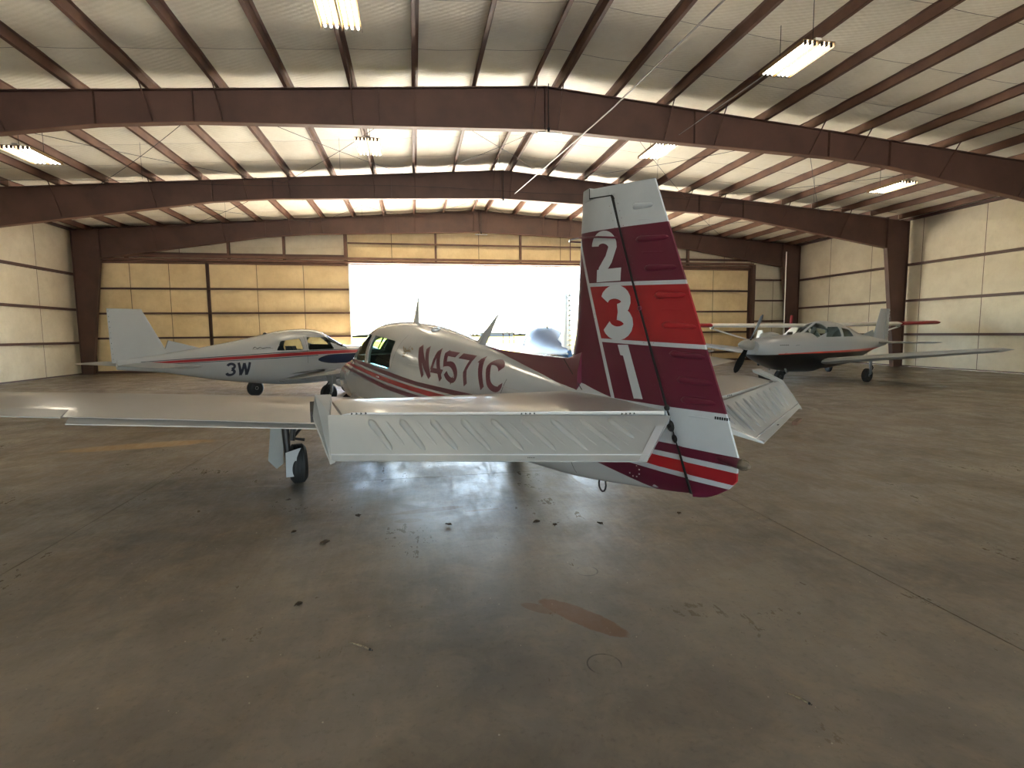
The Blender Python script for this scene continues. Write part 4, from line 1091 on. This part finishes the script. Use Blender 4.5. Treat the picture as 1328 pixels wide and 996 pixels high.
# ------------------------------------------------------------------ other low-wing airplanes
def lowwing(loc, rz, label, fs, cabin, wins, screen, mfus, mwing, glass, wing, tail, gear, prop, inner=M_CABIN):
    e = empty('airplane', loc, rz); tag(e, label, 'airplane')
    f = fuselage(fs, mfus, e, cabin, wins, screen, glass, inner)
    for s in (-1, 1):
        wing_half('wing', wing['secs'], mwing, e, s)
        sec = wing['secs']
        for nm, i0, i1 in (('flap', 0.12, 0.52), ('aileron', 0.54, 0.96)):
            def at(q):
                y = sec[0][1]+(sec[-1][1]-sec[0][1])*q
                v = [float(np.interp(y, [k[1] for k in sec], [k[j] for k in sec])) for j in (0, 2, 3)]
                return (v[0]-v[2]*0.99, s*y, v[1]+0.004)
            control_strip(nm, at(i0), at(i1), 0.20, 0.16, mwing, e, 0.018, 0.03 if nm == 'flap' else 0.0)
        if tail.get('stab'):
            x, c0, half, z, c1 = tail['stab']
            wing_half('horizontal_stabilizer', [(x, 0.02, z, c0, 0.09), (x-0.06, half, z, c1, 0.06)], mwing, e, s)
    xl, xt, zb, zt, cb, ct = tail['fin']
    rgs = []
    for k in range(6):
        q = k/5; xx = xl+(xt-xl)*q; zz = zb+(zt-zb)*q; c = cb+(ct-cb)*q
        rgs.append([(p[0], p[2], zz) for p in airfoil_ring((xx, 0, 0), c, 0.10-0.04*q, 8)])
    fn_ = obj('vertical_fin', loft(rgs), tail.get('mat', mfus), e, smooth=40)
    obj('dorsal_fillet', prism([(xl+0.9, -0.012, zb+0.16), (xl-0.05, -0.012, zb+0.42), (xl-0.2, -0.012, zb+0.05)], (0, 0.024, 0)), mfus, e)
    # rudder: ribbed panel behind the fin
    rr = []
    for k in range(2):
        xx = (xl-cb if k == 0 else xt-ct)+0.02; zz = zb-0.02 if k == 0 else zt
        c = tail['rud'][k]
        rr.append([(xx, 0.030-0.012*k, zz), (xx-c, 0.003, zz), (xx-c, -0.003, zz), (xx, -0.030+0.012*k, zz)])
    ru = obj('rudder', loft(rr), tail.get('mat', mfus), e)
    for k in range(tail.get('ribs', 10)):
        q = (k+0.5)/tail.get('ribs', 10); xx = (xl-cb)+(xt-ct-xl+cb)*q+0.02; zz = zb+(zt-zb)*q; c = tail['rud'][0]+(tail['rud'][1]-tail['rud'][0])*q
        obj('pressed_bead', box(xx-c*0.92, xx-0.03, -0.030, 0.030, zz-0.012, zz+0.012), tail.get('bead', mfus), ru)
    # gear
    for (nm, x, y, r, wd) in gear:
        g = empty('main_gear' if nm != 'nose' else 'nose_gear', parent=e)
        wheel(g, x, y, r, wd)
        sy = 1 if y > 0 else (-1 if y < 0 else 0)
        zt_ = 0.72 if sy else 0.72
        obj('gear_leg', tube([(x+0.02, y+0.0+sy*0.10, zt_), (x, y+sy*0.10, r+0.05), (x, y+sy*0.04, r)], [0.05, 0.035, 0.03], 8), M_CHROME, g, smooth=50)
        obj('torque_link', tube([(x-0.04, y+sy*0.10, 0.56), (x-0.14, y+sy*0.10, 0.46), (x-0.04, y+sy*0.10, 0.36)], 0.018, 6), M_DARK, g)
        if nm == 'fair':
            obj('leg_fairing', loft([airfoil_ring((x+0.14, y+sy*0.10, zz), 0.30-0.05*k, 0.10, 6) if False else [(p[0], y+sy*0.10+p[2], zz) for p in airfoil_ring((x+0.16, 0, 0), 0.34-0.08*k, 0.11, 6)] for k, zz in enumerate((0.84, 0.46))]), M_PAINT_DULL, g, smooth=40)
        if nm == 'nose' and prop.get('pant'):
            pm_ = prop['pant']
            rg2 = []
            for k in range(11):
                q = k/10; xx = x-0.42+0.80*q; rad = 0.16*math.sin(math.pi*min(1, 0.08+0.90*q))**0.6*(0.85+0.3*q)
                rg2.append([(xx, rad*0.75*math.cos(2*math.pi*i/14), 0.29+rad*math.sin(2*math.pi*i/14)) for i in range(14)])
            pant = obj('wheel_pant', loft(rg2), mfus, g, smooth=50)
            for s in (-1, 1):
                for zz, mm in ((0.325, M_RED), (0.285, M_NAVY)):
                    obj('pant_stripe', stroke([(x-0.30, zz), (x+0.26, zz)], 0.028, lambda a, b: (a, s*(0.128+0.0*a) if abs(a-x) < 0.22 else s*0.118, b), across=1), mm, pant)
        if nm != 'nose':
            pass
    propeller(e, prop['x'], prop['z'], prop['d'], prop['a'], prop.get('mb', M_BLADE), prop.get('ms', M_PAINT), prop.get('sl', 0.32), prop.get('sr', 0.14))
    return e, f

# the blue-lettered airplane on the left, nose pointing right
PF = Fus([(0.0,1.22,1.02,.04,1.12,2,2),(0.9,1.32,.90,.17,1.10,2,2.1),(2.0,1.48,.66,.34,1.08,2,2.3),(3.0,1.66,.50,.47,1.06,2.1,2.6),(3.7,1.80,.41,.54,1.08,2.3,2.8),(4.4,1.85,.38,.56,1.08,2.4,3),
 (4.85,1.80,.38,.56,1.08,2.4,3),(5.25,1.60,.40,.55,1.07,2.4,3),(5.6,1.42,.44,.54,1.06,2.6,3),(6.2,1.38,.56,.50,1.05,2.6,2.8),(6.8,1.33,.72,.42,1.05,2.5,2.4),(7.0,1.28,.80,.34,1.05,2.4,2.3)])
pa = R(48.5)
pf, pr_v = Vector((math.cos(pa), math.sin(pa), 0)), Vector((math.sin(pa), -math.cos(pa), 0))
PO = Vector((-3.28, 14.90, 0)) - pf*3.95
PIPER, pfus = lowwing(PO, pa, 'white low-wing airplane with navy 3W and red stripe by the tan doors', PF, (2.9, 5.5),
    [((4.02, 1.30), (4.00, 1.60), (3.45, 1.54), (3.28, 1.31)), ((5.02, 1.30), (4.86, 1.62), (4.20, 1.63), (4.16, 1.30))], (4.90, 5.52, 0.5, 3, 58), M_PAINT, M_PAINT_DULL, M_GLASS_CLEAR,
    dict(secs=[(5.10, 0.35, 0.58, 1.65, 0.22), (5.02, 2.6, 0.82, 1.45, 0.2), (4.95, 4.75, 1.06, 1.10, 0.13)]),
    dict(stab=(0.75, 0.78, 1.85, 1.10, 0.72), fin=(1.05, 0.52, 1.18, 2.25, 0.85, 0.42), rud=(0.30, 0.22)),
    [('fair', 3.95, 1.52, 0.225, 0.16), ('fair', 3.95, -1.52, 0.225, 0.16), ('nose', 5.90, 0, 0.20, 0.14)],
    dict(x=7.03, z=1.08, d=1.88, a=R(-35), sl=0.30, sr=0.15, pant=True))
for s in (-1, 1):
    band(PF, s, [(6.9, 1.230, 1.165), (5.5, 1.258, 1.175), (4.4, 1.255, 1.172), (3.2, 1.228, 1.148), (1.5, 1.180, 1.120), (0.4, 1.145, 1.105)], M_RED, pfus)['label'] = 'red stripe'
    band(PF, s, [(6.9, 1.262, 1.244), (5.5, 1.290, 1.272), (4.4, 1.288, 1.269), (3.2, 1.260, 1.243), (0.4, 1.168, 1.156)], M_NAVY, pfus)['label'] = 'navy pinstripe'
    band(PF, s, [(6.9, 1.150, 0.880), (6.0, 1.160, 0.900), (5.0, 1.155, 0.905), (4.75, 1.145, 0.925), (4.55, 1.10, 0.965), (4.45, 1.055, 1.010)], M_NAVY, pfus)['label'] = 'navy cowl panel'
    band(PF, s, [(4.45, 1.158, 1.140), (3.2, 1.132, 1.116), (0.4, 1.094, 1.084)], M_NAVY, pfus)
    f2 = two_sided(PF, s)
    # registration: only its last two characters show past the photo edge
    chars = (('3', 2.05, 2.27), ('W', 2.31, 2.60)) if s < 0 else (('3', 2.60, 2.38), ('W', 2.33, 2.05))
    for ch, a, b in chars:
        glyph(ch, [(a, 1.055), (b, 1.055), (a, 0.755), (b, 0.755)], 0.058, f2, M_NAVY, pfus)
    obj('script_mark', stroke([(2.72, 1.375), (2.78, 1.41), (2.82, 1.37), (2.90, 1.40), (2.95, 1.375), (3.05, 1.39), (3.15, 1.385)], 0.012, f2, across=1), M_DARK, pfus)
    obj('script_mark', stroke([(2.70, 1.355), (3.20, 1.365)], 0.006, f2, across=1), M_DARK, pfus)
    obj('door_seam', stroke([(4.12, 1.66), (4.12, 0.95)], 0.006, two_sided(PF, s, 0.002), across=1), M_DARK, pfus)
for sy in (-0.26, 0.26):
    st = obj('seat', loft([[(3.95-0.06*k, sy-0.2+0.02*k, 0.75+0.22*k), (4.07-0.06*k, sy-0.2+0.02*k, 0.75+0.22*k), (4.07-0.06*k, sy+0.2-0.02*k, 0.75+0.22*k), (3.95-0.06*k, sy+0.2-0.02*k, 0.75+0.22*k)] for k in range(4)]), M_SEAT, PIPER)
obj('instrument_panel', prism([(4.95, -0.48, 1.0), (5.0, -0.48, 1.43), (5.35, -0.48, 1.42), (5.35, -0.48, 1.0)], (0, 0.96, 0)), M_DARK, PIPER)
obj('boarding_step', tube([(3.30, -0.30, 0.70), (3.42, -0.36, 0.52), (3.60, -0.38, 0.50)], 0.018, 8), M_PAINT_DULL, PIPER)
obj('roof_light', lathe([(0.05, 0), (0.04, 0.03), (0.01, 0.045)], (3.3, 0, 1.715), (0, 0, 1), 10), M_BLACKPAINT, PIPER)
obj('wing_walk', grid(lambda u, v: (3.52+1.1*u, -0.60-0.55*v, 0.54+0.105*(0.6+0.55*v)+0.062+0.09*math.sin(math.pi*(0.15+0.6*u))), 6, 3), M_DARK, PIPER)

# the glossy airplane ahead in the doorway, tail towards us
M_SKY_TINT = mat('sky_reflection_blue', (72, 124, 190), 0.4, 0.0, 0.08, 2.0, spec=0.25)  # white airplane; the blue base colour stands in for reflected sky
SF = Fus([(0.0,1.36,1.20,.05,1.28,2,2),(0.5,1.40,1.05,.14,1.22,2,2),(1.5,1.52,.88,.30,1.18,2,2.2),(2.6,1.68,.74,.47,1.16,2.2,2.6),(3.4,1.79,.68,.58,1.16,2.3,2.8),(4.1,1.83,.66,.61,1.14,2.4,3),
 (4.6,1.78,.66,.60,1.12,2.4,3),(5.0,1.60,.66,.58,1.1,2.4,3),(5.4,1.44,.66,.55,1.08,2.6,3),(6.1,1.39,.68,.50,1.06,2.6,2.8),(6.7,1.32,.76,.40,1.06,2.4,2.4)])
sa = R(90-7.0)
SPL, sfus = lowwing((2.90, 9.75, 0), sa, 'glossy white airplane, blue sky reflection painted in, in the doorway seen from behind, ribbed rudder', SF, (2.6, 5.3),
    [((3.75, 1.34), (3.72, 1.62), (3.10, 1.55), (3.00, 1.34)), ((4.85, 1.34), (4.55, 1.64), (3.90, 1.65), (3.88, 1.34))], (4.66, 5.3, 0.5, 3, 55), M_SKY_TINT, M_PAINT, M_GLASS,
    dict(secs=[(4.90, 0.4, 0.76, 1.60, 0.2), (4.84, 2.4, 0.96, 1.42, 0.18), (4.76, 4.45, 1.15, 1.03, 0.12)]),
    dict(stab=(0.80, 0.70, 1.55, 1.20, 0.55), fin=(0.85, 0.50, 1.30, 2.42, 0.66, 0.36), rud=(0.26, 0.20), ribs=12, mat=M_SKY_TINT, bead=M_ROD),
    [('main', 4.0, 1.5, 0.21, 0.15), ('main', 4.0, -1.5, 0.21, 0.15), ('nose', 5.95, 0, 0.18, 0.13)],
    dict(x=6.73, z=1.08, d=1.85, a=R(115), sl=0.3, sr=0.15))
blade_antenna(SPL, (3.55, 1.80), (3.35, 1.78), (3.34, 2.12), (3.30, 2.12), m=M_DARK)
obj('whip_antenna', tube([(2.4, -0.18, 1.60), (2.35, -0.18, 1.86)], 0.006, 5), M_DARK, SPL)
for sy in (-0.05, 0.05): obj('tail_fitting', lathe([(0.016, 0), (0.016, 0.02)], (0.01, sy*0.8, 1.27), (-1, 0, 0), 8), M_BLACKPAINT, sfus)

# the black-bellied airplane on the right
def belly_paint():
    m, t, b = new_mat('grey_paint_black_belly'); b.inputs['Roughness'].default_value = 0.28; b.inputs['Coat Weight'].default_value = 0.2
    tc = t.node('ShaderNodeTexCoord'); sp = t.node('ShaderNodeSeparateXYZ'); t.l.new(tc.outputs['Object'], sp.inputs[0])
    X, Z = sp.outputs[0], sp.outputs[2]
    c = t.mix(t.math('GREATER_THAN', Z, 0.93), lin((10, 10, 12)), lin((152, 156, 161)))
    rz_ = t.math('MULTIPLY', t.math('GREATER_THAN', Z, 0.93), t.math('LESS_THAN', t.math('ADD', Z, t.math('MULTIPLY', X, 0.012)), 1.030))
    c = t.mix(t.math('MULTIPLY', rz_, t.math('LESS_THAN', X, 6.3)), c, lin((186, 62, 50)))
    t.l.new(c, b.inputs['Base Color']); return m
M_BELLY = belly_paint()
BF = Fus([(-0.6,1.30,1.10,.05,1.2,2,2),(0.4,1.42,.92,.20,1.15,2,2.1),(1.5,1.60,.62,.40,1.12,2,2.3),(2.4,1.86,.45,.55,1.12,2.2,2.5),(3.2,1.98,.38,.60,1.12,2.4,2.6),(3.7,1.96,.36,.61,1.12,2.4,2.6),
 (4.1,1.78,.30,.60,1.12,2.4,2.6),(4.5,1.58,.30,.60,1.10,2.6,2.5),(5.2,1.54,.33,.59,1.10,2.6,2.5),(5.9,1.51,.45,.56,1.10,2.6,2.4),(6.4,1.47,.62,.50,1.12,2.5,2.3),(6.8,1.42,.80,.42,1.15,2.4,2.2),(6.98,1.38,.95,.32,1.18,2.3,2.1)])
ba = math.atan2(-0.30, -0.954)
bf = Vector((math.cos(ba), math.sin(ba), 0))
BO = Vector((10.28, 15.03, 0)) - bf*7.02
BPL, bfus = lowwing(BO, ba, 'grey airplane with black belly and black propeller, nose pointing left', BF, (2.1, 4.4),
    [((3.05, 1.45), (3.02, 1.76), (2.50, 1.68), (2.38, 1.45)), ((4.02, 1.45), (3.76, 1.78), (3.20, 1.79), (3.18, 1.45))], (3.80, 4.42, 0.5, 3, 55), M_BELLY, M_PAINT_DULL, M_GLASS_CLEAR,
    dict(secs=[(4.2, 0.4, 0.62, 1.70, 0.22), (4.12, 2.6, 0.86, 1.5, 0.2), (4.0, 4.9, 1.10, 1.1, 0.13)]),
    dict(stab=(0.2, 0.78, 1.8, 1.2, 0.65), fin=(0.35, -0.15, 1.25, 2.45, 0.80, 0.42), rud=(0.28, 0.2)),
    [('main', 3.3, 1.5, 0.22, 0.16), ('main', 3.3, -1.5, 0.22, 0.16), ('nose', 5.55, 0, 0.19, 0.14)],
    dict(x=7.02, z=1.25, d=2.05, a=R(28), sl=0.50, sr=0.18, ms=M_PAINT_DULL))
obj('cowl_bump', lathe([(0.01, -0.55), (0.14, -0.35), (0.19, 0.0), (0.14, 0.35), (0.01, 0.5)], (6.0, -0.05, 1.46), (1, 0, 0.03), 16), M_PAINT_DULL, bfus, smooth=50)
f3 = two_sided(BF, 1)
obj('cowl_lettering', join(*[stroke([(6.25-0.055*k, 1.205), (6.25-0.055*k, 1.235)], 0.03, f3, across=1) for k in range(7)]), M_DARK, bfus)
obj('cowl_latch', join(*[stroke(p, 0.008, f3, across=1) for p in ([(6.05, 0.90), (6.05, 0.97), (5.95, 0.97)], [(5.6, 1.2), (5.4, 1.21)])]), M_DARK, bfus)
for s in (-1, 1):
    obj('exhaust_stub', tube([(5.7, s*0.25, 0.55), (5.62, s*0.30, 0.38)], 0.03, 8), M_CHROME, bfus)
obj('nose_gear_brace', tube([(5.35, 0, 0.48), (5.2, 0.05, 0.26)], 0.02, 6), M_CHROME, BPL)

# the red-tipped high-wing airplane against the wall
HW = empty('airplane', (16.35, 23.2, 0), R(-90-10)); tag(HW, 'white high-wing airplane with red wing tip and strut against the wall', 'airplane')
M_FABRIC = mat('white_wing_fabric', (226, 224, 218), 0.45, 0, 0.05, 2)
HF = Fus([(0.0,0.95,0.75,.05,.85,2,2),(1.5,1.20,.62,.22,.9,2.4,2.4),(2.9,1.62,.50,.42,.95,2.8,2.6),(3.5,1.86,.48,.48,1.0,3,2.8),(4.1,1.88,.48,.50,1.0,3,2.8),(4.5,1.55,.50,.48,1.0,2.8,2.6),(4.8,1.30,.55,.42,.98,2.4,2.4),(5.5,1.18,.68,.30,.95,2.2,2.2)])
hfus = fuselage(HF, M_FABRIC, HW, (3.0, 4.6), [((3.95, 1.2), (3.92, 1.62), (3.4, 1.62), (3.3, 1.22))], (4.12, 4.62, 0.4, 3, 50), M_GLASS_CLEAR)
for s in (-1, 1):
    wg = wing_half('wing', [(4.25, 0.10, 1.86, 1.25, 0.17), (4.25, 3.75, 1.90, 1.25, 0.17)], M_FABRIC, HW, s)
    wing_half('wing_tip', [(4.25, 3.86, 1.90, 1.25, 0.17), (4.25, 5.3, 1.925, 1.25, 0.16)], M_RED, HW, s)
    obj('strut_cuff', lathe([(0.07, -0.06), (0.09, 0), (0.07, 0.06)], (4.0, s*3.80, 1.84), (0, 1, 0), 12), M_ROD, HW, smooth=50)
    obj('lift_strut', tube([(4.0, s*3.86, 1.80), (3.85, s*0.45, 0.75)], 0.032, 8), M_FABRIC, HW, smooth=60)
    wing_half('horizontal_stabilizer', [(0.75, 0.03, 0.92, 0.75, 0.05), (0.65, 1.3, 0.92, 0.45, 0.04)], M_FABRIC, HW, s)
    g = empty('main_gear', parent=HW); wheel(g, 4.3, s*0.85, 0.2, 0.14)
    obj('gear_leg', tube([(4.0, s*0.35, 0.6), (4.3, s*0.80, 0.22)], 0.03, 8), M_FABRIC, g)
    obj('gear_leg', tube([(4.4, s*0.32, 0.62), (4.3, s*0.80, 0.22)], 0.025, 8), M_FABRIC, g)
obj('vertical_fin', prism([(0.75, -0.02, 0.92), (0.35, -0.02, 1.72), (-0.05, -0.02, 1.70), (-0.30, -0.02, 1.2), (-0.25, -0.02, 0.8)], (0, 0.04, 0)), M_FABRIC, HW)
propeller(HW, 5.52, 0.95, 1.7, R(80), M_BLADE, M_RED, 0.25, 0.12)
g = empty('tail_gear', parent=HW); wheel(g, 0.05, 0, 0.09, 0.06); obj('gear_leg', tube([(0.25, 0, 0.78), (0.08, 0, 0.14)], 0.015, 6), M_DARK, g)

# red pole with a tow chain and thin mast behind the right nose
rp = empty('red_post', (18.95, 24.6, 0)); tag(rp, 'red post leaning behind the grey airplane at right', 'post')
obj('post', tube([(0, 0, 0), (0.25, 0, 2.45)], 0.07, 10), M_RED, rp, smooth=60); obj('foot', lathe([(0.3, 0), (0.3, 0.04), (0.08, 0.08)], (0, 0, 0), (0, 0, 1), 14), M_STEEL, rp)
wp = empty('white_mast', (18.45, 24.2, 0)); tag(wp, 'thin white pole rising to the roof near the right column', 'pole')
obj('pole', tube([(0, 0, 0.03), (0, 0, 5.6)], 0.022, 8), M_FABRIC, wp, smooth=60); obj('foot', lathe([(0.16, 0), (0.16, 0.03), (0.03, 0.05)], (0, 0, 0), (0, 0, 1), 12), M_ROD, wp)

# ------------------------------------------------------------------ litter on the floor
M_LEAF = mat('dry_leaf', (74, 58, 40), 0.9, 0, 0.3, 30)
M_STICK = mat('pale_stick', (150, 134, 108), 0.7, 0, 0, 60, col2=(50, 42, 34))
def stick(a, b, r, label):
    e = empty('twig', ((a[0]+b[0])/2, (a[1]+b[1])/2, 0)); tag(e, label, 'twig', 'twigs on the floor')
    d = Vector((b[0]-a[0], b[1]-a[1], 0))/2
    obj('stem', tube([-d+Vector((0, 0, r)), Vector((0.004, 0.002, r*1.5)), d+Vector((0, 0, r))], [r*0.5, r, r*0.8], 8), M_STICK, e, smooth=60)
    obj('bark_end', tube([d*0.78+Vector((0, 0, r*1.1)), d*1.04+Vector((0, 0, r))], [r*1.15, r*0.6], 8), M_FLAT_BLACK, e, smooth=60)
stick((-0.395, 2.865), (-0.265, 2.765), 0.006, 'pale twig with a dark end on the open floor, front left')
stick((1.64, 2.05), (1.70, 1.955), 0.005, 'thin pale twig at the right photo edge')
def leaf(x, y, size, rot, label):
    e = empty('dry_leaf', (x, y, 0.003), rot); tag(e, label, 'leaf', 'dead leaves on the floor')
    def fn(u, v):
        w = math.sin(math.pi*min(1, u*0.97+0.02))**0.8*0.42*size
        return ((u-0.5)*size, (v-0.5)*2*w, 0.004+size*0.16*abs(v-0.5)*2+0.05*size*math.sin(7*u+3*v))
    obj('blade', grid(fn, 8, 4), M_LEAF, e, smooth=60)
    obj('vein', tube([(-0.62*size, 0, 0.005), (0, 0, 0.009+0.02*size), (0.45*size, 0, 0.010)], 0.0018, 5), M_FLAT_BLACK, e)
LEAVES = [(-0.75, 4.35, 0.075, 0.4, 'dark curled leaf on the floor below the main wheel'), (-0.55, 4.95, 0.07, 1.9, 'small dark leaf near the shiny floor patch, left'), (-1.05, 4.65, 0.05, 0.8, 'small dry leaf left of the curled one'),
 (1.02, 4.45, 0.07, 0.3, 'dark leaf on the floor under the tail cone'), (1.16, 4.35, 0.05, 1.2, 'tiny dark leaf next to leaf under tail cone'), (1.55, 4.3, 0.06, 2.2, 'dry leaf on floor below the rudder foot'),
 (-0.75, 3.35, 0.05, 0.6, 'tiny dry leaf on bare floor, front left'), (2.35, 4.4, 0.05, 0.9, 'tiny dry leaf right of the rudder foot'), (0.25, 4.55, 0.06, 2.6, 'dry leaf beside tan floor stains'), (-1.3, 5.6, 0.05, 0.2, 'tiny dry leaf near the main wheel')]
for l in LEAVES: leaf(*l)
gv = []
for k in range(420):
    x, y = random.uniform(-2.5, 3.2), random.uniform(0.9, 7.0); r = random.uniform(0.0015, 0.005)
    gv.append(lathe([(r*0.5, 0), (r, r*0.6), (r*0.4, r*1.2)], (x, y, 0), (0, 0, 1), 5))
tag(obj('floor_grit', join(*gv), mat('pale_grit', (160, 150, 132), 0.8)), 'pale grit and specks scattered over the concrete floor', 'grit', kind='stuff')
